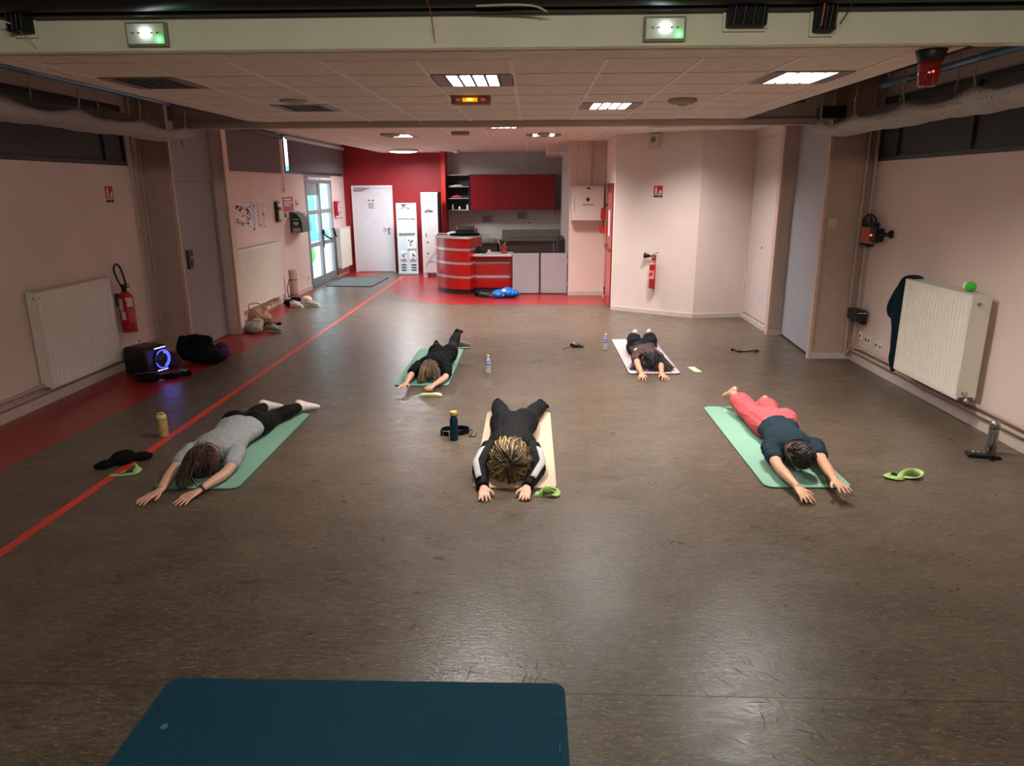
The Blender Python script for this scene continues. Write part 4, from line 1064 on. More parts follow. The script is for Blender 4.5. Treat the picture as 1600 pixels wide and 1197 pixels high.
# stainless sink unit
t = thing('sink_unit','stainless steel sink unit with splashback along the kitchen back wall','sink',(0,18.0,0))
b = MB(); b.box(-.74,.72,17.75,18.42,.82,.88,.006); obj('worktop', b, GRK, t)
b = MB(); b.box(-.74,.72,18.36,18.42,.88,1.06,.004); obj('backsplash', b, GRK, t)
b = MB(); b.box(-.72,.70,17.80,18.40,.06,.82); obj('base_cabinet', b, mat('base_grey',(88,82,78),.5), t)
b = MB(); b.tube([(.5,18.3,.88),(.5,18.3,1.0),(.5,18.22,1.04),(.5,18.12,1.0)],.01); obj('tap', b, METAL, t)
b = MB(); b.cyl((.55,17.74,.50),(.55,17.74,.80),.012); obj('door_handle', b, METAL, t)
t = thing('kitchen_appliance','dark stainless counter with crates on top behind the curved desk','counter',(-1.3,17.6,0))
b = MB(); b.box(-2.0,-.82,17.3,18.40,0,.80,.004); obj('body', b, mat('dark_counter',(66,60,58),.5), t)
b = MB(); b.box(-2.02,-.80,17.28,18.42,.80,.84,.006); obj('worktop', b, GRK, t)
b = MB(); b.box(-1.35,-.88,17.35,17.8,.84,.90,.004); b.box(-1.30,-.95,17.4,17.7,.90,.92,.003)
one('tray', b, mat('green_grey_tray',(120,150,140),.5), 'pale green tray on the dark counter behind the desk', 'tray', (-1.1,17.6,.84))
t = thing('fridge','dark side appliance at the right end of the kitchen','fridge',(.64,16.6,0))
b = MB(); b.box(.60,.738,15.8,17.0,0,1.0,.004); obj('body', b, mat('dark_counter',(66,60,58),.5), t)
b = MB(); b.box(.592,.60,15.83,16.97,.05,.97,.002); obj('door', b, mat('dark_counter2',(74,70,66),.5), t)
for z,dp in ((1.55,.28),(1.87,.28)):
    b = MB(); b.box(.585,.738,18.1,18.44,z,z+.02); b.box(.6,.62,18.1,18.44,z-.1,z)
    one('wall_shelf', b, GRK, 'upper steel wall shelf right of the red cabinet' if z>1.7 else 'lower steel wall shelf right of the red cabinet','shelf',(.7,18.3,z))

# ---- curved red reception desk
def arc(cx,cy,r,a0,a1,n): return [(cx+r*math.cos(R(a0+(a1-a0)*k/n)), cy+r*math.sin(R(a0+(a1-a0)*k/n))) for k in range(n+1)]
DKR = mat('desk_red',(176,20,20),.3,coat=.3)
SIL = mat('desk_silver',(200,190,198),.3,metal=.4)
t = thing('reception_desk','curved red reception desk with silver bands','desk',(-1.5,14.8,0))
def front(off):
    # plan outline of the tall part, curved front
    P=[(-2.04,15.5),(-2.02,15.2),(-1.95,14.9),(-1.83,14.68),(-1.66,14.50),(-1.5,14.40),(-1.36,14.36),(-1.24,14.34),(-1.225,14.36)]
    P=smoothpath(P,3); c=np.array([-1.35,15.3]); return [tuple(c+(np.array(p)-c)*(1+off)) for p in P]
def desk_poly(off): 
    f=front(off); return f+[(-1.03,15.05),(-1.7,15.5)] if off<=0 else f+[(-1.01,15.1),(-1.72,15.52)]
b = MB(); b.prism(desk_poly(-.03),0,.10); obj('plinth', b, mat('plinth_dark',(36,32,38),.4), t)
zs=[.10,.325,.375,.60,.65,.875,.925,1.11]
for k in range(0,8,2):
    b = MB(); b.prism(desk_poly(0),zs[k],zs[k+1]); obj('curved_panel', b, DKR, t)
for k in range(1,7,2):
    b = MB(); b.prism(desk_poly(-.012),zs[k],zs[k+1]); obj('silver_band', b, SIL, t)
b = MB(); b.prism(desk_poly(.035),1.115,1.155); obj('counter_top', b, mat('desk_top_white',(214,208,212),.3), t)
t2 = thing('side_desk','low red side desk attached right of the curved desk','desk',(-.8,14.8,0))
b = MB(); b.box(-1.16,-.40,14.68,15.0,0,.10); obj('plinth', b, MC['plinth_dark'], t2)
b = MB(); b.box(-1.17,-.43,14.66,15.0,.10,.30); b.box(-1.17,-.43,14.66,14.98,.36,.58); b.box(-1.17,-.43,14.66,14.98,.63,.75); b.box(-.43,-.39,14.62,14.98,.06,.75); obj('panel', b, DKR, t2)
b = MB(); b.box(-1.17,-.43,14.672,14.97,.30,.36); b.box(-1.17,-.43,14.672,14.97,.58,.63); obj('silver_band', b, SIL, t2)
b = MB(); b.box(-1.21,-.38,14.50,15.02,.75,.80,.006); obj('counter_top', b, mat('desk_top_white',(214,208,212),.3), t2)

# things on the tall desk
t = thing('document_pile','white document binders lying on the curved desk','papers',(-1.75,14.9,1.155))
for k,(x,y,a,m) in enumerate(((-1.78,14.85,.3,PAPER),(-1.72,14.88,.6,mat('mint_paper',(198,220,214),.7)),(-1.66,14.9,.9,PAPER))):
    b = MB(); b.M = Matrix.Translation((x,y,1.157+.014*k)) @ Matrix.Rotation(a,4,'Z') @ Matrix.Rotation(R(-5*k),4,'Y'); b.box(-.15,.15,-.11,.11,0,.012); obj('binder', b, m, t)
b = MB(); b.box(-1.93,-1.72,14.74,14.80,1.157,1.19,.006); one('wooden_tray', b, mat('wood_dark',(84,52,40),.5), 'small dark wooden tray at the left edge of the curved desk','tray',(-1.82,14.77,1.156))
t = thing('printer','black printer standing on the curved desk','printer',(-1.3,14.9,1.155))
b = MB(); b.box(-1.55,-1.12,14.75,15.05,1.157,1.28,.015); obj('body', b, BLACKP, t)
b = MB(); b.M=Matrix.Translation((-1.33,14.95,1.285))@Matrix.Rotation(R(12),4,'X'); b.box(-.2,.16,-.12,.10,0,.025,.006); obj('lid', b, mat('charcoal_plastic',(58,52,54),.4), t)
b = MB(); b.box(-1.16,-1.12,14.72,14.76,1.18,1.30,.004); obj('side_bracket', b, mat('grey_plastic',(120,115,118),.4), t)
b = MB(); b.loft([(-1.62,14.60,1.185,.06,.025),(-1.45,14.55,1.195,.10,.035),(-1.2,14.55,1.20,.10,.04),(-1.08,14.6,1.19,.07,.028)],side=(0,1,0))
one('black_pouch', b, BLACKC, 'black pouch lying in front of the printer on the curved desk','bag',(-1.35,14.55,1.156), fn=wob(4,25,.006,-10))
# on the low desk
b = MB(); b.ell((-1.07,14.75,.87),.10,.08,.07); b.ell((-.96,14.7,.85),.07,.06,.05); b.ell((-1.15,14.72,.86),.05,.05,.06)
one('dark_bag', b, mat('dark_green_cloth',(24,36,36),.8), 'dark crumpled bag on the left of the low red desk','bag',(-1.07,14.74,.801), fn=wob(9,40,.012))
b = MB(); b.ell((-.86,14.68,.845),.035,.03,.03); b.box(-.9,-.8,14.62,14.68,.802,.82,.004); one('white_mug', b, WHITE, 'small white item beside the dark bag on the low desk','cup',(-.86,14.68,.801))
t = thing('red_box','brick red box holding long white items on the low desk','box',(-.57,14.7,.80))
b = MB(); b.box(-.62,-.50,14.60,14.78,.80,.88,.004); b.box(-.64,-.50,14.60,14.78,.885,.945,.004); obj('box_body', b, mat('brick_red_card',(140,56,50),.7), t)
b = MB(); b.cyl((-.64,14.72,.945),(-.68,14.75,1.08),.010); b.cyl((-.57,14.7,.945),(-.52,14.75,1.02),.012); obj('rolled_paper', b, mat('grey_paper',(170,160,155),.7), t)

# grey double panels
for x0,x1,lb in ((-.375,.155,'left grey low cabinet door panel beside the red desk'),(.195,.725,'right grey low cabinet door panel next to the pink column')):
    t = thing('low_partition', lb, 'partition', ((x0+x1)/2,14.45,0))
    b = MB(); b.box(x0,x1,14.43,14.47,.02,.82,.004); obj('panel', b, mat('panel_grey',(172,166,172),.4), t)
    hx = x0-.012 if x0<0 else x1+.002
    for z in (.15,.62):
        b = MB(); b.box(hx,hx+.012,14.42,14.45,z,z+.09,.002); obj('hinge', b, METAL, t)
b = MB(); b.box(.158,.192,14.44,14.48,0,.82); one('partition_post', b, DGREY, 'dark narrow post between the two grey panels','post',(.175,14.46,0))
b = MB(); b.box(.728,.739,14.43,14.50,0,.82); one('partition_post', b, BLACKP, 'black strip between the right grey panel and the column','post',(.735,14.46,0))

# ================================================================== MATS AND SMALL FLOOR THINGS
def rrect(x0,x1,y0,y1,r,n=6):
    P=[]
    for cx,cy,a in ((x1-r,y1-r,0),(x0+r,y1-r,90),(x0+r,y0+r,180),(x1-r,y0+r,270)):
        for k in range(n+1):
            t=R(a+90*k/n); P.append((cx+r*math.cos(t),cy+r*math.sin(t)))
    return P
def yoga_mat(lb, corners, h, r, mtop, mside, group=None, edge=None):
    """corners: x0,x1,y0,y1 (rounded), local"""
    x0,x1,y0,y1 = corners
    cx,cy=(x0+x1)/2,(y0+y1)/2
    t = thing('yoga_mat', lb, 'yoga mat', (cx,cy,0), group=group)
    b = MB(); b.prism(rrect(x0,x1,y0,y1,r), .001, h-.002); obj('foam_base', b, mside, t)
    b = MB(); b.prism(rrect(x0+.003,x1-.003,y0+.003,y1-.003,r), h-.002, h); obj('top_surface', b, mtop, t)
    return t
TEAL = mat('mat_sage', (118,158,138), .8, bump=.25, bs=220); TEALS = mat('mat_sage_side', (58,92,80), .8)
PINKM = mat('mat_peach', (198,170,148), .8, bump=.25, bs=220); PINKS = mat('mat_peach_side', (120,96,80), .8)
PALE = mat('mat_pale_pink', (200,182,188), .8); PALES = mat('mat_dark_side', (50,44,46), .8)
H1 = .012
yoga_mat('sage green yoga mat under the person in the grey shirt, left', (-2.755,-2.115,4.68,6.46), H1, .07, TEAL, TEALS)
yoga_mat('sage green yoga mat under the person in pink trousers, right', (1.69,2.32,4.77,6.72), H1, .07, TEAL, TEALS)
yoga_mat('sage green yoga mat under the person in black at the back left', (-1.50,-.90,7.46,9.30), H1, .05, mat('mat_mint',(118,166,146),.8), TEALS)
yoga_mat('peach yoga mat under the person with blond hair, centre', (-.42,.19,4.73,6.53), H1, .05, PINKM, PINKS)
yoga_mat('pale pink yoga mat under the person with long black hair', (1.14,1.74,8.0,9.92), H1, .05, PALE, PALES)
# blue mat in the foreground, ribbed
BM = mat('mat_petrol_blue', (14,58,76), .85, spec=.25)
t = thing('yoga_mat','ribbed petrol blue yoga mat in the foreground','yoga mat',(-.72,1.72,0))
b = MB(); b.prism(rrect(-1.59,.15,1.92,2.64,.05)[:], .001, .012); 
o = obj('foam_base', b, BM, t)
b = MB()
n = 128
for k in range(n):
    x = -1.575+1.71*k/n
    d = 0
    e = min(x+1.59, .15-x-.008); yt = 2.632-(0.05-math.sqrt(max(0,.05**2-(.05-min(e,.05))**2)))
    b.box(x,x+.0075,1.94,yt,.012,.0150)
o = obj('rib', b, BM, t); o['kind']='stuff'
b = MB(); b.lathe([(.014,0),(.014,.0012),(.010,.0012),(.010,0.0)],(-1.47,2.345,.0150),n=24); b.prism([(-1.474,2.336),(-1.462,2.346),(-1.470,2.356),(-1.478,2.348)],.0150,.0152); obj('logo', b, mat('logo_blue',(70,130,150),.5), t)
b = MB(); b.box(.115,.118,2.25,2.29,.0150,.0146); b.box(.09,.14,2.45,2.452,.0150,.0142); obj('tag_mark', b, MC['logo_blue'], t)

GB = mat('latex_lime', (156,188,112), .6)
def band(name, pts, w, lb, cat='resistance band', m=GB, base=None, lean=.5):
    """ribbon standing/lying along pts (x,y,z,tilt deg)"""
    P = smoothpath(pts, 8); b = MB(); rows=[]
    for i,p in enumerate(P):
        d = Vector((P[min(i+1,len(P)-1)][:3]-P[max(i-1,0)][:3])).normalized()
        n = Vector((-d.y,d.x,0)); n = n.normalized() if n.length>1e-4 else Vector((1,0,0))
        a = R(p[3]); u = n*math.cos(a)+Vector((0,0,1))*math.sin(a)
        c = Vector(p[:3]); A=c-u*w/2; B=c+u*w/2
        A.z=max(A.z,.002); B.z=max(B.z,.002)
        rows.append((b.v(A),b.v(B)))
    for i in range(len(rows)-1):
        f=b.b.faces.new((rows[i][0],rows[i+1][0],rows[i+1][1],rows[i][1])); f.smooth=True
    o = one(name, b, m, lb, cat, base or tuple(pts[0][:2])+(0,), thick=.0012)
    return o
band('resistance_band',[(-3.20,4.93,.004,0),(-3.10,4.945,.004,0),(-3.03,4.96,.01,5),(-3.02,5.02,.03,40),(-3.05,5.04,.045,60),(-3.08,5.0,.03,30),(-3.13,4.95,.012,0)],.055,'lime green exercise band on the floor left, beside the black pouch')
band('resistance_band',[(.03,4.62,.012,25),(.07,4.60,.02,50),(.10,4.65,.035,80),(.15,4.67,.03,40),(.19,4.64,.02,10),(.17,4.60,.015,0),(.12,4.61,.03,60),(.08,4.65,.03,100),(.12,4.69,.03,130),(.185,4.67,.03,150)],.045,'crumpled lime green band at the front corner of the peach mat')
band('resistance_band',[(2.67,5.02,.02,30),(2.66,4.97,.02,10),(2.72,4.94,.015,10),(2.77,4.985,.02,40),(2.82,5.03,.025,75),(2.88,5.04,.026,90),(2.91,4.99,.022,60),(2.85,4.955,.015,20),(2.78,4.975,.012,5),(2.73,5.02,.02,40),(2.68,5.03,.02,50)],.055,'lime green looped band lying alone on the floor, right')
band('resistance_band',[(-1.17,7.07,.01,20),(-1.12,7.035,.03,70),(-1.04,7.03,.032,90),(-.97,7.05,.03,70),(-.93,7.08,.02,30)],.038,'pale green band under the fist of the person back left',m=mat('latex_pale',(214,226,170),.6))
b = MB(); b.prism([(1.885,8.33),(1.965,8.34),(2.005,8.10),(1.925,8.10)],.001,.008); one('folded_band', b, mat('folded_pale_yellow',(222,226,176),.7), 'flat pale yellow folded band right of the pale pink mat','resistance band',(1.94,8.2,0))

# water bottles
def water_bottle(loc, lb):
    t = thing('water_bottle', lb, 'bottle', loc, group='clear plastic water bottles')
    b = MB(); b.lathe([(.026,0),(.031,.006),(.031,.02),(.028,.03),(.031,.04),(.029,.06),(.031,.08),(.031,.135),(.028,.155),(.016,.185),(.012,.192),(.012,.20)],n=20)
    obj('bottle_body', b, mat('pet_plastic',(232,236,240),.12,alpha=.42,spec=.8), t, world=False)
    b = MB(); b.lathe([(.0316,.105),(.0318,.108),(.0318,.148),(.0300,.150)],n=20); obj('label', b, mat('label_blue',(52,84,160),.5), t, world=False)
    b = MB(); b.lathe([(.0320,.118),(.0322,.12),(.0322,.132),(.0320,.134)],n=20); obj('label_stripe', b, mat('label_pale',(205,212,235),.5), t, world=False)
    b = MB(); b.lathe([(.0145,.196),(.0145,.215),(.012,.218),(0,.218)],n=16); obj('cap', b, WHITE, t, world=False)
    return t
wb = water_bottle((-.50,8.04,0),'clear water bottle with blue label right of the back left mat')
dup(wb,(.99,9.27,0),.8,'clear water bottle with blue label left of the pale pink mat')

t = thing('drink_bottle','petrol blue metal bottle with wooden cap left of the peach mat','bottle',(-.66,5.76,0))
BLU = mat('bottle_blue',(16,62,88),.25,metal=.6)
b = MB(); b.lathe([(.034,0),(.036,.004),(.036,.17),(.033,.19),(.025,.205),(.024,.225)],(-.66,5.76,0),n=28); obj('bottle_body', b, BLU, t)
b = MB(); b.lathe([(.0255,.222),(.0255,.232)],(-.66,5.76,0),n=28); obj('neck_ring', b, METAL, t)
b = MB(); b.lathe([(.030,.232),(.031,.235),(.031,.255),(.029,.258),(0,.258)],(-.66,5.76,0),n=28); b.tube([(-.63,5.76,.24),(-.625,5.76,.225),(-.635,5.76,.215)],.004,n=6); obj('cap', b, mat('bamboo',(206,160,92),.6,var=.1,vs=30,stretch=(1,1,6)), t)
t = thing('drink_bottle','beige printed bottle with carry loop standing on the red floor line','bottle',(-3.23,5.82,0))
GO = mat('bottle_gold',(176,148,92),.45,var=.35,vs=60)
b = MB(); b.lathe([(.038,0),(.040,.006),(.040,.15),(.037,.155)],(-3.23,5.82,0),n=24); obj('bottle_body', b, GO, t)
b = MB(); b.lathe([(.041,.15),(.041,.185),(.034,.195),(0,.197)],(-3.23,5.82,0),n=24); b.tube([(-3.255,5.81,.19),(-3.25,5.81,.212),(-3.215,5.82,.216),(-3.20,5.82,.19)],.006,n=6); obj('cap', b, mat('cap_cream',(214,186,120),.5), t)
t = thing('thermos_flask','steel thermos flask standing by the right baseboard','bottle',(3.72,5.49,0))
b = MB(); b.lathe([(.034,0),(.037,.004),(.037,.21),(.036,.213)],(3.72,5.49,0),n=28); obj('flask_body', b, METAL, t)
b = MB(); b.lathe([(.036,.215),(.036,.26),(.028,.278),(.012,.285),(0,.286)],(3.72,5.49,0),n=28); obj('cup_lid', b, METAL, t)

def softthing(name, lb, cat, ells, m, base, seed=1, amp=.008, freq=22, vox=.008, z0=.002, group=None):
    b = MB()
    for e in ells:
        rot = Euler((0,0,e[6])) if len(e)>6 else None
        b.ell(e[:3], *e[3:6], n=18, rot=rot)
    o = one(name, b, m, lb, cat, base, group, remesh=vox, smooth=2, fn=lambda co,nr: wob(seed+77,freq*4,amp*.45,z0,crease=1.2)(wob(seed,freq,amp*.8,z0)(co,nr),nr))
    LOCS[o.name] = Matrix.Translation(base)
    return o
softthing('black_pouch','black soft pouch crossing the red floor line, front left','bag',[(-3.22,5.15,.055,.11,.065,.06,1.0),(-3.30,5.05,.04,.09,.055,.04,.8),(-3.14,5.27,.022,.09,.06,.028,.3)],BLACKC,(-3.28,5.1,0),2)
softthing('black_pouch','small black shiny pouch on the floor in front of the desk side','bag',[(.60,9.46,.03,.08,.045,.035,-.2),(.67,9.44,.02,.06,.03,.022,-.4)],mat('black_vinyl',(22,26,27),.25),(.6,9.46,0),3)
b = MB(); b.tube([(.53,9.46,.01),(.48,9.40,.006),(.46,9.34,.005),(.43,9.32,.006)],.004,n=6); b.ell((.44,9.33,.008),.015,.01,.006)
one('cord', b, BLACKP, 'thin cord end beside the small shiny pouch', 'cord', (.47,9.36,0))
# armband phone strap near blue bottle
t = thing('armband','black strap band with silver grey holder behind the blue bottle','band',(-.66,5.92,0))
b = MB()
pts=[(-.79,5.90,.022),(-.77,5.97,.024),(-.66,6.01,.026),(-.57,5.99,.024),(-.55,5.94,.02),(-.60,5.88,.02),(-.70,5.84,.02),(-.78,5.86,.02),(-.79,5.90,.022)]
P=smoothpath(pts,5)
rows=[(b.v((p[0],p[1],.003)),b.v((p[0],p[1],.045))) for p in P]
for i in range(len(rows)-1): b.b.faces.new((rows[i][0],rows[i+1][0],rows[i+1][1],rows[i][1]))
obj('strap', b, BLACKC, t, thick=.006)
b = MB(); b.M=Matrix.Translation((-.725,5.845,.004))@Matrix.Rotation(R(-14),4,'Z'); b.box(-.045,.035,-.006,.0,.0,.045,.002); obj('holder', b, mat('holder_grey',(150,160,160),.3), t)
b = MB(); b.tube([(-.56,5.95,.02),(-.52,5.93,.03),(-.52,5.86,.01),(-.54,5.84,.006),(-.49,5.83,.006),(-.475,5.87,.02)],.005,n=6); obj('strap_end', b, BLACKP, t)
# black strap on right floor
t = thing('strap_goggles','small black strap with eye pads lying on the floor, back right','strap',(2.80,9.17,0))
b = MB(); b.tube([(2.66,9.17,.012),(2.64,9.22,.02),(2.68,9.24,.02),(2.70,9.19,.012),(2.74,9.15,.01),(2.85,9.16,.012),(2.92,9.18,.02)],.008,n=6); obj('strap', b, BLACKC, t)
b = MB(); b.ell((2.95,9.17,.018),.05,.028,.016); b.ell((2.735,9.155,.015),.03,.025,.015); obj('pad', b, BLACKP, t)
# phone case by thermos
t = thing('phone_case','black case with small white marks lying in front of the thermos','case',(3.60,5.42,0))
b = MB(); b.M=Matrix.Translation((3.60,5.42,.002))@Matrix.Rotation(R(-12),4,'Z'); b.box(-.10,.07,-.04,.05,0,.035,.012); obj('case_body', b, BLACKP, t)
b = MB(); b.M=Matrix.Translation((3.60,5.42,.037))@Matrix.Rotation(R(-12),4,'Z')
for k in range(3): b.box(-.06+.04*k,-.04+.04*k,.012,.022,0,.001)
obj('white_mark', b, PAPER, t)
b = MB(); b.tube([(3.66,5.40,.01),(3.73,5.38,.01),(3.71,5.36,.006),(3.64,5.36,.006),(3.65,5.33,.005)],.009,n=6); obj('strap', b, BLACKC, t)

# green ball + white ball on the right radiator
b = MB(); b.ell((3.84,6.30,1.245),.044,.044,.044,n=24); one('ball', b, mat('ball_green',(64,190,48),.6,bump=.3,bs=90), 'bright green ball on top of the right radiator','ball',(3.84,6.30,1.201))
b = MB(); b.ell((3.87,6.42,1.235),.034,.034,.034,n=20); one('ball', b, mat('ball_cream',(225,220,190),.6), 'small cream ball behind the green ball on the radiator','ball',(3.87,6.42,1.201))

# hoodie hanging on the left end of the right radiator
t = thing('hoodie','dark navy hoodie hanging over the left end of the right radiator','clothing',(3.84,7.36,.2))
NV = mat('navy_fleece',(16,34,46),.9,spec=.15,bump=.3,bs=150)
b = MB(); b.loft([(3.84,7.15,1.215,.07,.02),(3.84,7.28,1.21,.085,.035),(3.83,7.37,1.10,.08,.05),(3.82,7.40,.90,.07,.055),(3.83,7.36,.70,.07,.05),(3.83,7.37,.45,.06,.045),(3.84,7.40,.22,.035,.035)],side=(1,0,0),n=18)
obj('body', b, NV, t, remesh=.009, smooth=2, fn=wob(5,14,.018))
b = MB(); b.loft([(3.80,7.38,1.08,.045,.035),(3.77,7.46,.92,.045,.04),(3.78,7.47,.80,.035,.03),(3.80,7.40,.78,.03,.03)],side=(1,0,0),n=14)
obj('sleeve', b, NV, t, remesh=.008, smooth=2, fn=wob(6,18,.01))

# party speaker with blue light
t = thing('party_speaker','black portable speaker with glowing blue rings by the left radiator','speaker',(-4.52,8.02,0),rz=R(72))
def LM(mb): mb.M = Matrix.Identity(4); return mb
b = MB(); b.box(-.19,.17,-.16,.18,.005,.335,.05,4); obj('cabinet', b, mat('speaker_black',(12,12,15),.35), t, world=False)
b = MB(); b.lathe([(.118,0),(.125,.012),(.118,.016)],(.06,-.16,.17),axis=(0,-1,0),n=32); b.lathe([(.06,0),(.03,.02),(0,.022)],(.06,-.162,.17),axis=(0,-1,0),n=24); obj('woofer', b, BLACKP, t, world=False)
BG = mat('blue_glow',(60,70,255),.4,emit=(70,80,255),es=2.2)
b = MB()
def arcband(mb,cx,cz,r0,r1,a0,a1,y,n=20):
    A=[mb.v((cx+r0*math.cos(R(a0+(a1-a0)*k/n)),y,cz+r0*math.sin(R(a0+(a1-a0)*k/n)))) for k in range(n+1)]
    B=[mb.v((cx+r1*math.cos(R(a0+(a1-a0)*k/n)),y,cz+r1*math.sin(R(a0+(a1-a0)*k/n)))) for k in range(n+1)]
    for k in range(n): mb.b.faces.new((A[k],A[k+1],B[k+1],B[k]))
arcband(b,.06,.17,.070,.112,-75,80,-.178); arcband(b,.06,.17,.098,.112,-165,-75,-.178); arcband(b,.06,.17,.098,.112,80,140,-.178)
obj('light_ring', b, BG, t, world=False)
b = MB(); b.box(-.03,.13,-.166,-.150,.300,.309,.002); b.box(-.02,.13,-.166,-.150,.035,.044,.002); obj('light_bar', b, mat('pale_blue_glow',(150,160,255),.4,emit=(150,160,255),es=3), t, world=False)
l = bpy.data.lights.new('speaker_glow','POINT'); l.energy=.5; l.color=(.2,.22,1); l.shadow_soft_size=.1
o = bpy.data.objects.new('speaker_glow',l); COL.objects.link(o); o.location=(-4.22,7.93,.2)

SHB = softthing('shoulder_bag','long black strapped bag lying in front of the glowing speaker','bag',[(-4.30,7.62,.045,.16,.07,.04,.3),(-4.12,7.74,.035,.14,.05,.035,.5),(-4.02,7.90,.03,.07,.05,.03,0)],BLACKC,(-4.3,7.7,0),11)
b = MB(); b.tube([(-4.45,7.62,.09),(-4.25,7.66,.10),(-4.05,7.82,.08)],.008,n=6); tag(obj('bag_strap', b, mat('strap_grey',(70,72,76),.6), SHB),'grey strap')
b = MB(); b.box(-4.08,-4.0,7.86,7.92,.055,.075,.004); one('small_case', b, mat('case_mint',(90,130,110),.5), 'small greenish case on the end of the long black bag','case',(-4.04,7.9,.055))
softthing('backpack','large black coat and bag bundle by the closet door','bag',[(-4.15,8.55,.13,.24,.15,.13,.3),(-4.24,8.65,.20,.18,.12,.14,.2),(-4.02,8.50,.09,.20,.14,.10,.1),(-4.34,8.56,.20,.08,.10,.14),(-4.13,8.62,.26,.14,.08,.07,.1)],mat('black_coat',(14,14,17),.85,spec=.15),(-4.15,8.55,0),12,.016,12)
softthing('purple_cloth','purple garment between speaker and black bundle','clothing',[(-4.42,8.35,.09,.10,.08,.085),(-4.36,8.28,.06,.10,.07,.06)],mat('purple_cloth',(60,26,62),.9),(-4.4,8.33,0),13,.012,20)
softthing('purple_cloth','purple garment at the right end of the black bundle','clothing',[(-3.93,8.74,.07,.09,.07,.07),(-3.98,8.8,.12,.08,.08,.07)],mat('purple_cloth2',(66,30,72),.9),(-3.95,8.77,0),14,.012,20)

# far left floor items
TOTE = softthing('tote_bag','beige tote bag on the red floor below the long radiator','bag',[(-4.28,10.95,.13,.17,.16,.12,.3),(-4.30,10.98,.20,.14,.12,.07,.3),(-4.22,11.05,.24,.05,.04,.04)],mat('tote_beige',(168,134,100),.8),(-4.28,10.95,0),15,.015,16)
b = MB(); b.tube([(-4.40,10.9,.22),(-4.42,10.92,.34),(-4.30,10.97,.36),(-4.20,10.98,.30)],.010,n=6); b.tube([(-4.22,11.0,.26),(-4.15,11.1,.35),(-4.1,11.05,.28)],.010,n=6); obj('bag_handle', b, mat('tote_handle',(190,156,118),.8), TOTE)
softthing('garment_pile','grey white garments piled beside the left pier','clothing',[(-4.20,10.50,.07,.13,.16,.07),(-4.16,10.42,.05,.12,.10,.05),(-4.22,10.68,.10,.10,.10,.08)],mat('garment_grey',(160,152,140),.9),(-4.2,10.5,0),16,.02,26)
def shoe(loc, rz, m, lb, sole=WHITE, group=None):
    t = thing('shoe', lb, 'shoe', loc, rz=rz, group=group)
    b = MB(); b.loft([(0,-.12,.035,.028,.024),(0,-.08,.042,.036,.030),(0,-.02,.052,.036,.040),(0,.05,.060,.032,.048),(0,.11,.065,.028,.050)],n=14); obj('upper', b, m, t, world=False, fn=wob(3,30,.002,.012))
    b = MB(); b.loft([(0,-.13,.012,.030,.011),(0,-.06,.012,.042,.012),(0,.02,.012,.034,.012),(0,.12,.012,.032,.012)],n=12); obj('sole', b, sole, t, world=False)
    b = MB(); b.ell((0,.07,.108),.020,.032,.008); obj('opening', b, BLACKP, t, world=False)
    b = MB()
    for k in range(3): b.cyl((-.022,-.05+.03*k,.083+.009*k),(.022,-.05+.03*k,.083+.009*k),.004,n=6)
    obj('lace', b, PAPER, t, world=False)
    return t
OLV = mat('shoe_olive',(104,100,84),.8)
shoe((-3.97,10.66,0),R(60),OLV,'olive grey shoe in front of the garment pile, nearer the wall')
shoe((-3.90,10.48,0),R(80),mat('shoe_sand',(150,142,120),.8),'sand grey shoe at the front edge of the garment pile')
softthing('black_strap','black rounded cloth item sticking out right of the tote bag','clothing',[(-4.02,10.88,.05,.13,.03,.025,-.3),(-3.93,10.84,.06,.04,.03,.03),(-4.08,10.75,.06,.06,.06,.05)],BLACKC,(-4.0,10.85,0),17)
SNK = mat('shoe_white',(214,208,204),.7)
shoe((-4.28,12.75,0),R(70),SNK,'white sneaker by the rolled mat, nearest the camera')
shoe((-4.38,12.95,0),R(100),SNK,'white sneaker by the rolled mat, lying against the wall side')
shoe((-4.05,12.92,0),R(80),mat('shoe_cream',(205,196,180),.7),'cream shoe at the right of the pair beside the rolled mat')
softthing('sun_hat','white hat with black opening resting on the sneakers','hat',[(-4.15,12.98,.13,.09,.07,.05),(-4.10,12.95,.11,.06,.05,.03)],mat('cap_white',(222,210,196),.8),(-4.15,12.98,.08),18,.006,20,z0=.085)
softthing('black_scarf','black cloth heap between sneakers and rolled mat','clothing',[(-4.48,12.95,.06,.10,.12,.06),(-4.40,13.1,.09,.10,.08,.06)],BLACKC,(-4.45,13.0,0),19)
# rolled mat
t = thing('rolled_mat','beige rolled yoga mat standing upright beside the long radiator','yoga mat',(-4.52,13.40,0))
RM = mat('rolled_beige',(190,156,138),.8)
b = MB(); b.lathe([(.072,0),(.076,.01),(.076,.60),(.073,.61)],(-4.52,13.40,0),n=28); obj('roll', b, RM, t)
b = MB()
sp=[(-4.52+ (.012+.0042*k)*math.cos(k*.55), 13.40+(.012+.0042*k)*math.sin(k*.55), .6115) for k in range(15)]
b.tube(sp,.0022,n=4,sub=2); obj('spiral_edge', b, mat('rolled_edge',(120,92,80),.8), t)
for z in (.14,.42):
    b = MB(); b.lathe([(.0765,z),(.0785,z+.002),(.0785,z+.012),(.0765,z+.014)],(-4.52,13.40,0),n=28); obj('strap', b, BLACKC, t)
b = MB(); b.tube([(-4.59,13.36,.42),(-4.62,13.34,.25),(-4.60,13.32,.10),(-4.58,13.33,.14)],.008,n=6); obj('carry_strap', b, BLACKC, t)

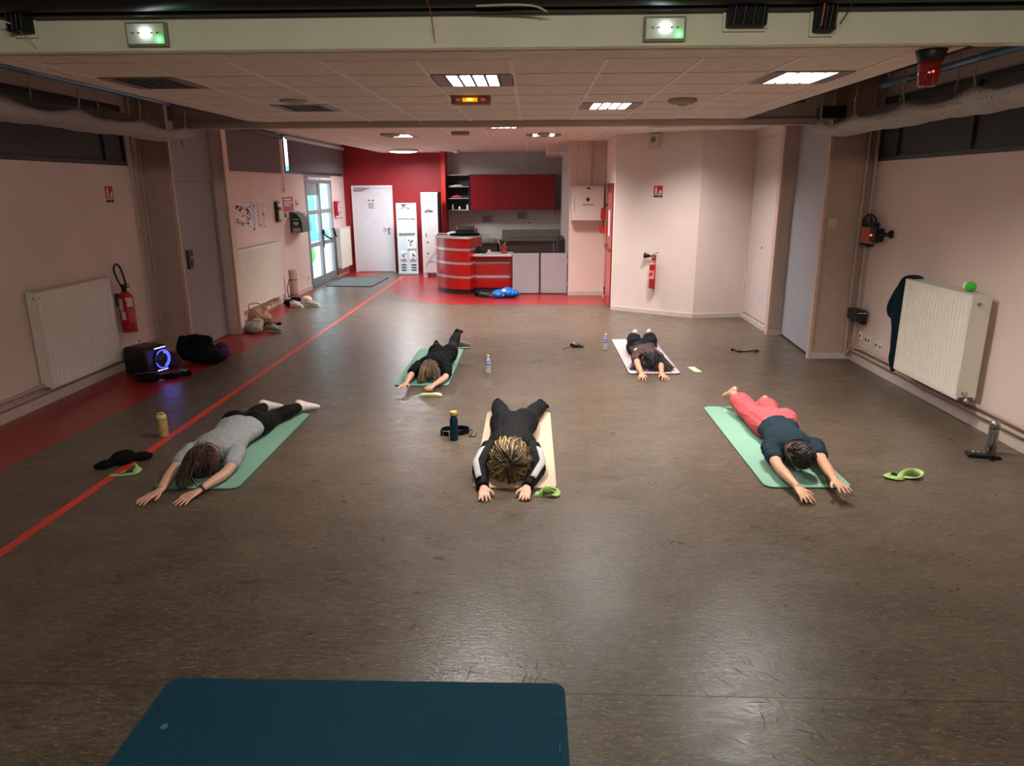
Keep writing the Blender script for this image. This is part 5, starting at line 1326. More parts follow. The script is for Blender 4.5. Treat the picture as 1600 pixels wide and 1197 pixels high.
# by the desk
BB = mat('bag_blue',(20,110,200),.45,var=.2,vs=9)
SPB = softthing('sports_bag','bright blue crumpled bag on the floor before the grey panels','bag',[(-.50,13.95,.09,.22,.15,.09),(-.60,13.9,.07,.16,.12,.07),(-.36,13.98,.08,.13,.12,.08),(-.47,14.0,.15,.12,.08,.05)],BB,(-.5,13.95,0),20,.022,18)
b = MB(); b.box(-.57,-.49,13.80,13.82,.13,.19,.004); tag(obj('bag_label', b, mat('label_mint',(190,226,216),.6), SPB),'pale mint patch')
shoe((-.99,14.05,0),R(92),BLACKC,'black shoe before the desk, left one of the pair',sole=BLACKP)
shoe((-.90,13.93,0),R(80),mat('black_leather',(26,24,24),.4),'black shoe before the desk, right one of the pair',sole=BLACKP)
t = thing('shoe','grey and white shoe standing past the end of the back left mat','shoe',(-.96,9.38,0),rz=R(95))
b = MB(); b.loft([(0,-.12,.035,.03,.025),(0,-.02,.055,.038,.045),(0,.10,.07,.034,.055)],n=14); obj('upper', b, mat('shoe_grey',(84,86,90),.6), t, world=False)
b = MB(); b.loft([(0,-.13,.012,.032,.011),(0,0,.012,.042,.012),(0,.12,.012,.034,.012)],n=12); obj('sole', b, WHITE, t, world=False)
b = MB(); b.ell((0,.06,.12),.022,.035,.01); obj('opening', b, WHITE, t, world=False)

# ================================================================== PEOPLE
def mirror_hand(mb, wr, tip, thumb, s=1., spread=.16, curl=0., lift=0., fist=False):
    """palm + five fingers; wr/tip world points; thumb=+1 if the thumb is toward +x"""
    wr, tip = Vector(wr), Vector(tip); d = (tip-wr); L_ = d.length; d.normalize()
    sd = Vector((0,0,1)).cross(d); sd.normalize()     # +: left of direction
    if sd.x*thumb < 0: sd = -sd                        # sd points to the thumb side
    up = d.cross(sd); 
    if up.z < 0: up = -up
    pl = L_*.50
    def P(a,l,h=0): return wr+d*a+sd*l+up*h
    mb.loft([(*P(-.03,0,.004),.026*s,.019*s),(*P(pl*.3,.002),.034*s,.016*s),(*P(pl*.75,.0,.003),.041*s,.0145*s),(*P(pl,.0,.002),.040*s,.012*s)],side=tuple(sd),n=14,sub=3)
    offs=[.029,.0095,-.0105,-.029]; lens=[.92,1.0,.95,.78]
    for o_,ln in zip(offs,lens):
        fl = L_*.5*ln; ang = o_/.03*spread
        def F(t,drop): 
            dd = d*math.cos(ang)+sd*math.sin(ang)
            return P(pl*.92,o_*s)+dd*(fl*t)+up*drop
        if fist:
            pts=[F(0,.002),F(.35,.004),F(.55,-.010),F(.48,-.026)]
        else:
            pts=[F(0,.002),F(.38,.004-curl*.2),F(.72,-.001-curl*.6),F(1.0,-.006-curl)]
        mb.loft([(*pts[0],.0102*s,.0098*s),(*pts[1],.0094*s,.009*s),(*pts[2],.0088*s,.0082*s),(*pts[3],.0070*s,.0064*s)],side=tuple(sd),n=8,sub=2)
    t0=P(pl*.18,.022*s); 
    mb.loft([(*t0,.014*s,.012*s),(*P(pl*.50,.048*s,-.002),.012*s,.0105*s),(*P(pl*.80,.064*s,-.003),.0102*s,.009*s),(*P(pl*1.05,.070*s,-.005),.008*s,.007*s)],side=tuple(d),n=8,sub=3)

def lerp(a,b,t): return Vector(a)*(1-t)+Vector(b)*t
def limb(mb, pts, **k): mb.loft([(*p[:3],p[3],p[4]) for p in pts], **k)
def foot(mb, an, toe, s, e=0.):
    an,toe=Vector(an),Vector(toe); d=(toe-an).normalized()
    heel=an-d*.035*s+Vector((0,0,.018))
    mb.loft([(*heel,.028*s+e,.034*s+e),(*lerp(an,toe,.10),.034*s+e,.040*s+e),(*lerp(an,toe,.42),.031*s+e,.030*s+e),(*lerp(an,toe,.74),.043*s+e,.022*s+e),(*toe,.038*s+e,.015*s+e)],side=(1,0,0),n=14,sub=3)

def person(K, s, skin, label, seed, cloth):
    """K: world joints. cloth: callback adding garments"""
    hx,hy,hz = K['head']
    t = thing('person', label, 'person', (K['hip'][0],K['hip'][1],0))
    hip,waist,chest,neck = (Vector(K[k]) for k in ('hip','waist','chest','neck'))
    wd = K.get('wd',1.)
    def torso(mb, e=0.):
        mb.loft([(*hip,.165*s*wd+e,.10*s+e),(*waist,.130*s*wd+e,.085*s+e),(*chest,.158*s*wd+e,.098*s+e),(*lerp(chest,neck,.6),.130*s*wd+e,.080*s+e),(*neck,.055*s+e,.052*s+e)],side=(1,0,0),n=24,sub=5)
        for sx in (-1,1):
            c = lerp(hip,waist,-.30); mb.ell((c.x+sx*.078*s*wd,c.y,c.z+.030*s),.088*s*wd+e,.115*s+e,.085*s+e,n=20)
        for q in 'LR':
            sh=Vector(K['sh'+q]); 
            mb.loft([(*lerp(chest,sh,.15),.07*s+e,.075*s+e),(*sh,.047*s+e,.049*s+e)],side=(0,1,0),n=14,sub=3)
    def arm(mb, q, t0=0., t1=1., e=0., taper=1):
        sh,el,wr=(Vector(K[k+q]) for k in ('sh','el','wr'))
        def at(u):
            return lerp(sh,el,u/.5) if u<.5 else lerp(el,wr,(u-.5)/.5)
        rad=[(0,.048),(.15,.048),(.30,.045),(.47,.037),(.60,.041),(.75,.036),(.9,.027),(1.,.025)]
        def rr(u):
            for (a,ra),(b_,rb) in zip(rad,rad[1:]):
                if a<=u<=b_: return ra+(rb-ra)*(u-a)/(b_-a)
            return rad[-1][1]
        us=[t0+(t1-t0)*k/7 for k in range(8)]
        mb.loft([(*at(u),rr(u)*s*1.04+e,rr(u)*s*.96+e) for u in us],side=(1,0,0),n=14,sub=2)
    def leg(mb, q, t0=0., t1=1., e=0., flare=0.):
        sx=-1 if q=='L' else 1
        hp=hip+Vector((sx*.085*s*wd,.03,-.005)); kn,an=(Vector(K[k+q]) for k in ('kn','an'))
        def at(u): return lerp(hp,kn,u/.5) if u<.5 else lerp(kn,an,(u-.5)/.5)
        rad=[(0,.092),(.2,.086),(.4,.064),(.5,.056),(.6,.056),(.70,.059),(.85,.044),(1.,.033)]
        def rr(u):
            for (a,ra),(b_,rb) in zip(rad,rad[1:]):
                if a<=u<=b_: return ra+(rb-ra)*(u-a)/(b_-a)
            return rad[-1][1]
        us=[t0+(t1-t0)*k/9 for k in range(10)]
        mb.loft([(*at(u),rr(u)*s*wd+e+flare*max(0,u-.4),rr(u)*s+e+flare*.7*max(0,u-.4)) for u in us],side=(1,0,0),n=16,sub=2)
    b = MB()
    torso(b)
    b.loft([(*neck,.054*s,.052*s),(*lerp(neck,(hx,hy+.04,hz),.7),.050*s,.052*s)],side=(1,0,0),n=16,sub=3)
    # head: cranium toward the camera, face down
    b.ell((hx,hy,hz+.005),.076*s,.105*s,.088*s,n=26)
    b.ell((hx,hy+.045*s,hz-.028*s),.060*s,.062*s,.062*s,n=22)              # jaw
    b.loft([(hx,hy-.005,hz-.075*s,.010*s,.012*s),(hx,hy+.02*s,hz-.098*s,.013*s,.010*s)],n=10,sub=2)  # nose
    for sx in (-1,1):
        b.ell((hx+sx*.078*s,hy+.025*s,hz-.005),.010*s,.030*s,.018*s,n=12)        # ears
        b.ell((hx+sx*.030*s,hy-.018*s,hz-.070*s),.020*s,.008*s,.012*s,n=10)      # brows
    for q in 'LR':
        arm(b,q); leg(b,q); foot(b,K['an'+q],K['toe'+q],s)
        o = K.get('hand'+q,{})
        mirror_hand(b,K['wr'+q],K['tip'+q],1 if q=='L' else -1,s,**o)
    fl = K.get('floor',.013)
    def clampf(co,nr):
        f = np.where((co[:,1] > K['mat'][2])&(co[:,0]>K['mat'][0])&(co[:,0]<K['mat'][1])&(co[:,1]<K['mat'][3]), .0135, .002)
        co[:,2]=np.maximum(co[:,2],f); return co
    body = obj('body', b, skin, t, remesh=.0048, smooth=2, fn=clampf)
    API = dict(t=t,torso=torso,arm=arm,leg=leg,foot=foot,hip=hip,waist=waist,chest=chest,neck=neck,s=s,clamp=clampf,head=Vector(K['head']),K=K)
    cloth(API)
    return t
def garment(A, name, mb, m, seed=1, amp=.004, freq=22, vox=.0075, label=None, crease=.9):
    w1 = wob(seed,freq*1.6,amp*.45,crease=crease); w2 = wob(seed+500,freq*5,amp*.42,crease=1.2); c = A['clamp']
    w_ = lambda co,nr: w2(w1(co,nr)+nr*(amp*.55),nr)
    o = obj(name, mb, m, A['t'], remesh=vox, smooth=3, fn=lambda co,nr: c(w_(co,nr),nr))
    if label: o['label'] = label
    return o
def hair_mat(name, c0, c1, rough=.45):
    m = bpy.data.materials.new(name); m.use_nodes=True
    nt=m.node_tree;N=nt.nodes;L=nt.links;b=N['Principled BSDF']
    at=N.new('ShaderNodeAttribute'); at.attribute_name='lock'
    rp=N.new('ShaderNodeValToRGB'); rp.color_ramp.elements[0].color=(*lin(c0),1); rp.color_ramp.elements[1].color=(*lin(c1),1)
    rp.color_ramp.elements[0].position=.25; rp.color_ramp.elements[1].position=.85
    L.new(at.outputs['Fac'],rp.inputs[0]); L.new(rp.outputs[0],b.inputs['Base Color'])
    b.inputs['Roughness'].default_value=rough
    return m
def hair(A, m, crown, n=170, length=1.3, r=.0085, seed=1, extra=(), fall=1., az=None, cap=1.06, floor=.016, curl=0., puff=1.1, t0m=.5):
    """locks fan out from the crown direction over the skull, then fall to the floor"""
    rs = random.Random(seed); h=A['head']; s=A['s']
    ax = Vector((.078,.107,.090))*s*cap
    b = MB()
    b.ell((h.x,h.y-.004,h.z+.008),ax.x,ax.y,ax.z,n=28)
    # trim the cap below the hairline (face side)
    c = Vector(crown).normalized(); u0 = c.orthogonal().normalized(); v0 = c.cross(u0)
    fac=[]
    nb = len(b.b.verts)
    def lock(P, rr, val):
        n0=len(b.b.verts)
        b.loft([(*p, rr*max(.18,math.sin(PI*min(1,.25+.75*(1-k/(len(P)-1)))*.5+.0)) , rr*.55*max(.2,(1-k/(len(P)-1))**.4)) for k,p in enumerate(P)], side=(1,0,.2), n=6, sub=2, cap=False)
        fac.append((n0,len(b.b.verts),val))
    for i in range(n):
        a = rs.uniform(*(az or (0,2*PI))); val = min(1,max(0,rs.gauss(.5,.28)))
        t0 = rs.uniform(0,t0m); t1 = t0+rs.uniform(.7,1.0)*length; P=[]
        off = 1+(puff-1)*rs.random()**1.5; jit=rs.uniform(-.35,.35); K_=8; p=None; fallv=0
        for k in range(K_+1):
            tt = t0+(t1-t0)*k/K_; aa = a+jit*tt+curl*math.sin(tt*5+i)
            dirv = c*math.cos(tt)+(u0*math.cos(aa)+v0*math.sin(aa))*math.sin(tt)
            q = Vector((h.x+dirv.x*ax.x*off,h.y-.004+dirv.y*ax.y*off,h.z+.008+dirv.z*ax.z*off))
            if tt>1.35 and fall:
                ex=(tt-1.35)*fall*.10; q += Vector((dirv.x*.35,dirv.y*.35,-1))*ex
            q.z = max(q.z, floor+rs.uniform(0,.006)); P.append(q)
        lock(P, r*rs.uniform(.7,1.2)*s, val)
    for pts,cnt,spread in extra:
        for i in range(cnt):
            o=Vector((rs.gauss(0,spread),rs.gauss(0,spread),rs.gauss(0,spread*.3))); 
            P=[Vector(p)+o*(.4+.9*k/len(pts))+Vector((rs.gauss(0,.005),rs.gauss(0,.005),0)) for k,p in enumerate(pts)]
            P=[Vector((q[0],q[1],max(q[2],floor))) for q in smoothpath([tuple(q) for q in P],3)]
            lock(P, r*1.1*rs.uniform(.7,1.2)*s, min(1,max(0,rs.gauss(.45,.25))))
    # cap vertices below the face line are dropped so that the face stays bare
    o = obj('hair', b, m, A['t'])
    me=o.data; at=me.attributes.new('lock','FLOAT','POINT'); arr=np.full(len(me.vertices),.15)
    for a0,a1,v in fac:
        q=(np.arange(a1-a0)//6)/max(1,(a1-a0)//6-1)
        arr[a0:a1]=np.clip(v*(.35+1.0*np.minimum(1,q*1.6)),0,1)
    at.data.foreach_set('value',arr)
    # drop the part of the cap on the face side
    bm=bmesh.new(); bm.from_mesh(me); bm.verts.ensure_lookup_table()
    dz = -A['s']*.058
    hl = h-Vector(LOCS[A['t'].name].translation)
    dead=[v for v in bm.verts[:nb] if v.co.z < hl.z+dz and v.co.y > hl.y-.03]
    bmesh.ops.delete(bm,geom=dead,context='VERTS'); bm.to_mesh(me); bm.free()
    return o

SK1 = mat('skin_fair',(206,154,132),.5,var=.06,vs=8); SK2 = mat('skin_fair_pink',(214,162,140),.5,var=.06,vs=8)
SK3 = mat('skin_light',(212,164,140),.5,var=.05,vs=8); SK4 = mat('skin_tan',(202,146,112),.5,var=.05,vs=8); SK5 = mat('skin_warm',(205,150,122),.5,var=.06,vs=8)
BLK = mat('black_leggings',(10,10,12),.75,spec=.15,bump=.15,bs=90)
BLKT = mat('black_jersey',(12,13,15),.85,spec=.15,bump=.2,bs=80)
GRT = mat('grey_marl_jersey',(150,152,155),.9,bump=.3,bs=160,var=.10,vs=40)
SOCKW = mat('sock_white',(222,210,206),.9)

# ---- person left: grey T-shirt, black leggings
K1 = dict(head=(-2.455,4.875,.125),neck=(-2.47,5.04,.155),chest=(-2.47,5.24,.125),waist=(-2.475,5.47,.125),hip=(-2.475,5.70,.128),
  shL=(-2.65,5.13,.125),elL=(-2.665,4.85,.075),wrL=(-2.625,4.575,.04),tipL=(-2.70,4.395,.014),
  shR=(-2.29,5.13,.12),elR=(-2.25,4.85,.07),wrR=(-2.345,4.585,.04),tipR=(-2.42,4.385,.014),
  knL=(-2.56,6.10,.085),anL=(-2.55,6.46,.085),toeL=(-2.46,6.59,.04), knR=(-2.34,6.10,.085),anR=(-2.20,6.46,.085),toeR=(-2.09,6.57,.04),
  wd=1.15, mat=(-2.755,-2.115,4.68,6.46), handL=dict(spread=.20), handR=dict(spread=.22))
def c1(A):
    t=A['t']; K=A['K']
    b=MB(); A['torso'](b,.016)
    # cut hips: shirt reaches just over the hips
    for q in 'LR': A['arm'](b,q,0,.30,.014)
    o=garment(A,'t_shirt',b,GRT,31,.006,18)
    # trim shirt: below hem and above collar
    trim(o, t, lambda p: p.y > 5.67+.10*(p.x+2.475)**1*0 or (p.y < 5.055 and abs(p.x+2.47)<.085))
    b=MB(); 
    b.loft([(*A['hip'],.165*A['s']*1.15+.006,.106),(*lerp(A['hip'],A['waist'],.5),.15*1.12,.098)],side=(1,0,0),n=24,sub=3)
    for sx in (-1,1):
        c=lerp(A['hip'],A['waist'],-.30); b.ell((c.x+sx*.078*1.15,c.y,c.z+.030),.092*1.15,.121,.091)
    for q in 'LR': A['leg'](b,q,0,.93,.006)
    garment(A,'leggings',b,BLK,32,.002,14)
    for q in 'LR':
        b=MB(); A['foot'](b,K['an'+q],K['toe'+q],A['s'],.006); A['leg'](b,q,.94,1.0,.010)
        o=garment(A,'sock',b,SOCKW,33,.002,40,vox=.005)
        b=MB(); an=Vector(K['an'+q]); kn=Vector(K['kn'+q]); p=lerp(kn,an,.90); d=(an-kn).normalized(); b.cyl(p-d*.012,p+d*.012,.047,.047,n=20,cap=False); obj('sock_cuff', b, mat('sock_cuff_cream',(214,196,170),.9), o, world=False) if False else None
    hm=hair_mat('hair_dark_brown',(16,9,8),(74,42,30),.4)
    hh=A['head']
    hair(A,hm,(0,.75,.62),n=420,length=1.75,r=.0065,seed=4,fall=.9,cap=1.16,puff=1.32,curl=.10,
         extra=[([(hh.x-.02,hh.y-.02,.23),(hh.x-.04,hh.y-.11,.19),(hh.x-.06,hh.y-.17,.09),(hh.x-.05,hh.y-.20,.02)],60,.026)])
    b=MB(); b.lathe([(.058,0),(.061,.004),(.058,.008)],(hh.x+.012,hh.y+.115,hh.z+.02),axis=(.25,1,.25),n=30); obj('hair_tie', b, mat('cord_orange_brown',(150,78,44),.6), t)
    b=MB(); b.loft([(hh.x+.045,hh.y+.10,hh.z+.068,.010,.005),(hh.x+.065,hh.y+.06,hh.z+.055,.012,.006),(hh.x+.075,hh.y+.02,hh.z+.04,.006,.004)],n=10,sub=3); obj('hair_clip', b, mat('clip_white',(225,205,196),.5), t)
    # watch and bracelet
    wr,el=Vector(K['wrR']),Vector(K['elR']); d=(wr-el).normalized(); p=lerp(el,wr,.96)
    b=MB(); b.lathe([(.0285,-.010),(.0305,-.009),(.0305,.009),(.0285,.010)],tuple(p),axis=tuple(d),n=24); w_=obj('watch', b, BLACKP, t)
    b=MB(); b.M=Matrix.Translation(p+Vector((0,0,.030)))@Vector((0,1,0)).rotation_difference(d).to_matrix().to_4x4(); b.box(-.018,.018,-.019,.019,-.004,.006,.003); obj('watch_case', b, mat('watch_glass',(10,10,12),.15), w_)
    wr,el=Vector(K['wrL']),Vector(K['elL']); d=(wr-el).normalized(); p=lerp(el,wr,.97)
    b=MB(); b.lathe([(.0265,-.002),(.0285,0),(.0265,.002)],tuple(p),axis=tuple(d),n=24); obj('bracelet', b, mat('bracelet_brown',(120,60,44),.5), t)
def trim(o, t, bad):
    """remove garment faces whose world position satisfies bad"""
    off=Vector(LOCS[t.name].translation); me=o.data
    bm=bmesh.new(); bm.from_mesh(me)
    dead=[f for f in bm.faces if bad(f.calc_center_median()+off)]
    bmesh.ops.delete(bm,geom=dead,context='FACES')
    loose=[v for v in bm.verts if not v.link_faces]; bmesh.ops.delete(bm,geom=loose,context='VERTS')
    bm.to_mesh(me); bm.free()
    md=o.modifiers.new('t','SOLIDIFY'); md.thickness=.003; md.offset=-1
person(K1,1.0,SK1,'person lying face down at front left in grey T-shirt and black leggings',1,c1)

# ---- person centre: black track suit with white sleeve stripes, blond hair
K3 = dict(head=(-.155,4.965,.125),neck=(-.15,5.125,.145),chest=(-.15,5.32,.125),waist=(-.15,5.54,.12),hip=(-.15,5.78,.125),
  shL=(-.325,5.225,.12),elL=(-.385,4.965,.07),wrL=(-.335,4.665,.042),tipL=(-.315,4.49,.016),
  shR=(.02,5.225,.12),elR=(.062,4.965,.07),wrR=(-.025,4.675,.042),tipR=(-.045,4.505,.016),
  knL=(-.27,6.18,.085),anL=(-.315,6.52,.09),toeL=(-.315,6.66,.03), knR=(-.0,6.18,.085),anR=(.10,6.50,.09),toeR=(.14,6.63,.03),
  wd=1.14, mat=(-.42,.19,4.73,6.53), handL=dict(spread=.14), handR=dict(spread=.10))
def c3(A):
    t=A['t']; K=A['K']; s=A['s']
    b=MB(); A['torso'](b,.017)
    for q in 'LR': A['arm'](b,q,0,.95,.014)
    o=garment(A,'jacket',b,mat('black_track_jacket',(11,12,14),.7,spec=.15,bump=.2,bs=60),41,.007,16)
    trim(o,t,lambda p: p.y>5.74 or (p.y<5.15 and abs(p.x+.15)<.075 and p.z>.05 and p.y>4.9))
    b=MB(); b.loft([(*A['hip'],.196,.110),(*lerp(A['hip'],A['waist'],.5),.172,.096)],side=(1,0,0),n=24,sub=3)
    for sx in (-1,1):
        c=lerp(A['hip'],A['waist'],-.30); b.ell((c.x+sx*.088,c.y,c.z+.030),.105,.122,.092)
    b.ell((A['hip'].x,A['hip'].y,A['hip'].z+.035),.11,.12,.09)
    for q in 'LR': A['leg'](b,q,0,.97,.010,.02)
    garment(A,'trousers',b,mat('black_track_trousers',(17,18,21),.8,spec=.15,bump=.2,bs=60),42,.004,16)
    for q in 'LR':
        b=MB(); A['foot'](b,K['an'+q],K['toe'+q],s,.005); A['leg'](b,q,.95,1.0,.006); garment(A,'sock',b,BLKT,43,.001,30,vox=.005)
        # cuffs
        el,wr=Vector(K['el'+q]),Vector(K['wr'+q]); d=(wr-el).normalized(); p=lerp(el,wr,.93)
        b=MB(); b.lathe([(.036,-.022),(.041,-.018),(.041,.018),(.034,.022)],tuple(p),axis=tuple(d),n=24); garment(A,'cuff',b,BLKT,44,.001,30,vox=.005)
        # white stripe on the outer top of the sleeve
        sx=-1 if q=='L' else 1
        sh=Vector(K['sh'+q]); P=[]
        for u in [k/14 for k in range(15)]:
            v=.16+u*.74
            c=lerp(sh,el,v/.5) if v<.5 else lerp(el,wr,(v-.5)/.5)
            r_=(.053 if v<.3 else .053-.012*(v-.3)/.6)*1.0+.0165
            P.append((c,r_))
        b=MB(); rows=[]
        for k,(c,r_) in enumerate(P):
            row=[]
            for j in range(6):
                a=R(95-sx*( -6 + 0)) 
                a=R(90)-sx*R(5+ j*9.5-12+14)
                row.append(b.v((c.x+math.cos(a)*r_,c.y,c.z+math.sin(a)*r_)))
            rows.append(row)
        for k in range(len(rows)-1):
            for j in range(5):
                f=b.b.faces.new((rows[k][j],rows[k+1][j],rows[k+1][j+1],rows[k][j+1])); f.smooth=True
        w_=wob(41,16,.004)
        obj('sleeve_stripe', b, mat('stripe_white',(180,178,178),.8), t, fn=w_, thick=.004)
    # grey hood lining / collar ring at the nape
    n_=A['neck']
    b=MB()
    def f(u,v):
        a=R(200)+R(-220)*u; rr=.078-.022*v
        return (n_.x+math.cos(a)*rr*1.05, n_.y-.03+.055*math.sin(a)+.02*v, n_.z-.02+ .075*max(0,math.sin(a))+.035*v*(math.sin(a)>0)*.6)
    b.grid(f,24,5); obj('collar_lining', b, mat('collar_grey',(150,148,150),.9), t, thick=.006)
    hh=A['head']; hm=hair_mat('hair_blond_streaked',(50,32,20),(206,176,122),.4)
    hair(A,hm,(.03,-.92,.30),n=620,length=1.75,r=.0062,seed=9,fall=.8,cap=1.40,puff=1.6,curl=.09)
person(K3,.97,SK3,'person lying face down at the centre, black jacket with white sleeve stripes, blond hair',3,c3)

# ---- person right: navy T-shirt, coral pink trousers, barefoot
K5 = dict(head=(2.01,4.985,.150),neck=(2.025,5.15,.155),chest=(2.04,5.34,.13),waist=(2.07,5.57,.12),hip=(2.10,5.81,.125),
  shL=(1.865,5.245,.13),elL=(1.83,4.93,.10),wrL=(1.865,4.645,.07),tipL=(1.895,4.465,.03),
  shR=(2.215,5.255,.14),elR=(2.16,4.95,.125),wrR=(2.125,4.655,.12),tipR=(2.15,4.485,.095),
  knL=(2.00,6.24,.11),anL=(1.935,6.60,.19),toeL=(1.885,6.68,.13), knR=(2.19,6.22,.085),anR=(2.20,6.50,.13),toeR=(2.16,6.60,.05),
  wd=.98, mat=(1.69,2.32,4.77,6.72), handL=dict(spread=.24), handR=dict(spread=.26))
def c5(A):
    t=A['t']; K=A['K']; s=A['s']
    b=MB(); A['torso'](b,.021)
    for q in 'LR': A['arm'](b,q,0,.26,.014)
    o=garment(A,'t_shirt',b,mat('navy_jersey',(28,46,56),.85,spec=.15,bump=.25,bs=80),51,.008,16)
    trim(o,t,lambda p: p.y>5.74 or (p.y<5.17 and abs(p.x-2.02)<.075))
    b=MB(); b.loft([(*A['hip'],.176,.112),(*lerp(A['hip'],A['waist'],.5),.15,.098)],side=(1,0,0),n=24,sub=3)
    for sx in (-1,1):
        c=lerp(A['hip'],A['waist'],-.30); b.ell((c.x+sx*.078,c.y,c.z+.032),.097,.124,.092)
    b.ell((A['hip'].x,A['hip'].y,A['hip'].z+.03),.11,.12,.095)
    for q in 'LR': A['leg'](b,q,0,.76 if q=='L' else .80,.020,.05)
    o=garment(A,'trousers',b,mat('coral_cotton',(206,78,86),.85,bump=.3,bs=60),52,.011,16)
    trim(o,t,lambda p: p.y<5.715)
    hm=hair_mat('hair_black_brown',(10,8,8),(60,46,40),.6)
    hair(A,hm,(.1,.45,.88),n=620,length=.75,r=.0068,seed=14,fall=.2,cap=1.0,puff=1.34,curl=.45,t0m=1.25)
person(K5,.98,SK5,'person lying face down on the right mat in navy T-shirt and coral pink trousers, barefoot',5,c5)

# ---- person back left: black clothes, one leg raised
K2 = dict(head=(-1.135,7.66,.13),neck=(-1.13,7.80,.15),chest=(-1.125,7.98,.125),waist=(-1.11,8.18,.12),hip=(-1.085,8.40,.125),
  shL=(-1.285,7.88,.12),elL=(-1.335,7.58,.09),wrL=(-1.335,7.30,.085),tipL=(-1.375,7.14,.06),
  shR=(-.975,7.86,.12),elR=(-.94,7.57,.075),wrR=(-1.045,7.28,.06),tipR=(-1.085,7.10,.055),
  knL=(-1.20,8.78,.08),anL=(-1.24,9.08,.11),toeL=(-1.25,9.20,.04), knR=(-.99,8.78,.17),anR=(-.955,9.06,.28),toeR=(-.93,9.18,.27),
  wd=1.08, mat=(-1.50,-.90,7.46,9.30), handL=dict(spread=.24), handR=dict(fist=True))
def c2(A):
    t=A['t']; K=A['K']; s=A['s']
    b=MB(); A['torso'](b,.018)
    for q in 'LR': A['arm'](b,q,0,.36,.020)
    o=garment(A,'t_shirt',b,BLKT,61,.009,16)
    trim(o,t,lambda p: p.y>8.46 or (p.y<7.80 and abs(p.x+1.13)<.07))
    b=MB(); b.loft([(*A['hip'],.17,.108),(*lerp(A['hip'],A['waist'],.5),.15,.096)],side=(1,0,0),n=24,sub=3)
    for sx in (-1,1):
        c=lerp(A['hip'],A['waist'],-.30); b.ell((c.x+sx*.076,c.y,c.z+.032),.096,.118,.088)
    for q in 'LR': A['leg'](b,q,0,.96,.008,.01)
    garment(A,'leggings',b,mat('charcoal_leggings',(19,20,24),.75,spec=.15),62,.002,14)
    for q in 'LR':
        b=MB(); A['foot'](b,K['an'+q],K['toe'+q],s,.005); A['leg'](b,q,.94,1.0,.006); garment(A,'sock',b,BLKT,63,.001,30,vox=.005)
    hh=A['head']; hm=hair_mat('hair_ash_brown',(26,20,18),(142,116,92),.45)
    hair(A,hm,(0,.7,.72),n=380,length=1.9,r=.0068,seed=21,fall=1.2,cap=1.10,puff=1.3,curl=.2,
         extra=[([(hh.x+.03,hh.y,.23),(hh.x+.09,hh.y-.05,.17),(hh.x+.11,hh.y-.11,.08),(hh.x+.09,hh.y-.14,.02)],26,.02),
                ([(hh.x-.03,hh.y-.02,.23),(hh.x-.06,hh.y-.10,.17),(hh.x-.08,hh.y-.14,.03)],26,.02)])
person(K2,.92,SK2,'person lying face down at the back left, dressed in black, one leg raised',2,c2)

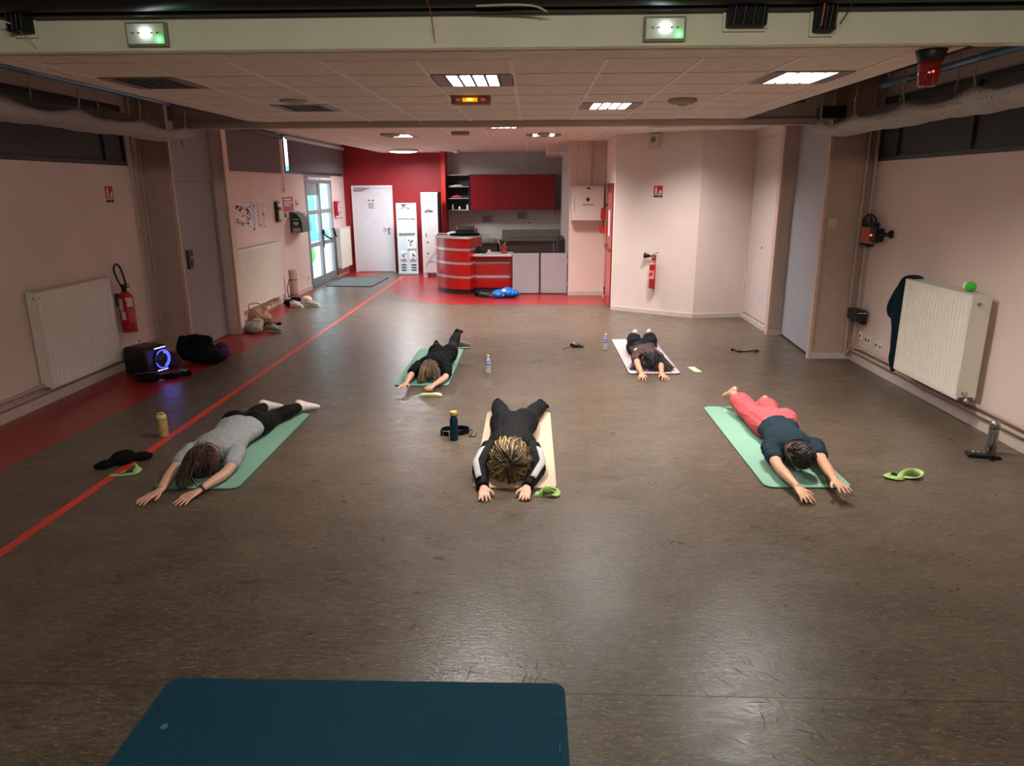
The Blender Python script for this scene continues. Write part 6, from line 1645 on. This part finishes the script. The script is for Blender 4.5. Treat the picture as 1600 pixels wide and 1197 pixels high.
# ---- person back right: long black hair on pale pink mat
K4 = dict(head=(1.405,8.18,.125),neck=(1.41,8.31,.14),chest=(1.41,8.47,.12),waist=(1.415,8.66,.115),hip=(1.42,8.87,.12),
  shL=(1.275,8.385,.115),elL=(1.255,8.12,.08),wrL=(1.265,7.87,.045),tipL=(1.235,7.69,.014),
  shR=(1.55,8.385,.115),elR=(1.525,8.12,.08),wrR=(1.495,7.87,.045),tipR=(1.525,7.69,.014),
  knL=(1.345,9.18,.085),anL=(1.41,9.50,.175),toeL=(1.42,9.61,.12), knR=(1.57,9.18,.085),anR=(1.60,9.50,.18),toeR=(1.62,9.61,.12),
  wd=1.1, mat=(1.14,1.74,8.0,9.92), handL=dict(spread=.30), handR=dict(spread=.30))
def c4(A):
    t=A['t']; K=A['K']; s=A['s']
    b=MB(); A['torso'](b,.015)
    for q in 'LR': A['arm'](b,q,0,.20,.014)
    PW = mat('patterned_brown',(70,44,44),.8,var=.6,vs=30)
    o=garment(A,'top',b,PW,71,.006,18)
    trim(o,t,lambda p: p.y>8.84 or (p.y<8.32 and abs(p.x-1.41)<.065))
    b=MB(); b.loft([(*A['hip'],.165,.104),(*lerp(A['hip'],A['waist'],.5),.145,.092)],side=(1,0,0),n=24,sub=3)
    for sx in (-1,1):
        c=lerp(A['hip'],A['waist'],-.30); b.ell((c.x+sx*.076,c.y,c.z+.034),.098,.118,.090)
    b.ell((A['hip'].x,A['hip'].y,A['hip'].z+.03),.10,.12,.085)
    for q in 'LR': A['leg'](b,q,0,.80,.018,.05)
    garment(A,'trousers',b,mat('dark_loose_trousers',(20,22,28),.85,spec=.15),72,.010,16)
    for q in 'LR':
        b=MB(); A['foot'](b,K['an'+q],K['toe'+q],s,.006); A['leg'](b,q,.90,1.0,.008); garment(A,'sock',b,mat('sock_bright',(238,238,238),.9),73,.001,30,vox=.005)
    # pale shoulder patches of the top
    for sx,m_ in ((-1,mat('cloth_white',(235,230,228),.8)),(1,mat('cloth_lilac',(206,166,196),.8))):
        b=MB(); b.ell((1.41+sx*.115,8.50,.165),.035,.075,.035,n=18); obj('pale_panel', b, m_, t, fn=wob(75,20,.004))
    hh=A['head']; hm=hair_mat('hair_black',(10,9,10),(40,32,32),.35)
    hair(A,hm,(0,.55,.84),n=320,length=1.8,r=.007,seed=31,fall=1.0,cap=1.10,puff=1.3,curl=.4,
         extra=[([(hh.x-.05,hh.y+.05,.19),(hh.x-.12,hh.y+.08,.13),(hh.x-.17,hh.y+.07,.06),(hh.x-.20,hh.y+.0,.03),(hh.x-.215,hh.y-.03,.02)],46,.018),
                ([(hh.x+.05,hh.y+.05,.19),(hh.x+.13,hh.y+.06,.15),(hh.x+.19,hh.y+.01,.09),(hh.x+.23,hh.y-.03,.04),(hh.x+.26,hh.y+.04,.03)],56,.024),
                ([(hh.x+.05,hh.y+.0,.19),(hh.x+.12,hh.y-.03,.11),(hh.x+.18,hh.y-.06,.04),(hh.x+.20,hh.y-.10,.02)],40,.02)])
    wr,el=Vector(K['wrL']),Vector(K['elL']); d=(wr-el).normalized(); p=lerp(el,wr,.93)
    b=MB(); b.lathe([(.025,-.002),(.027,0),(.025,.002)],tuple(p),axis=tuple(d),n=24); obj('bracelet', b, mat('bracelet_pale',(190,150,120),.5), t)
person(K4,.88,SK4,'person lying face down on the pale pink mat with long black hair and white socks',4,c4)
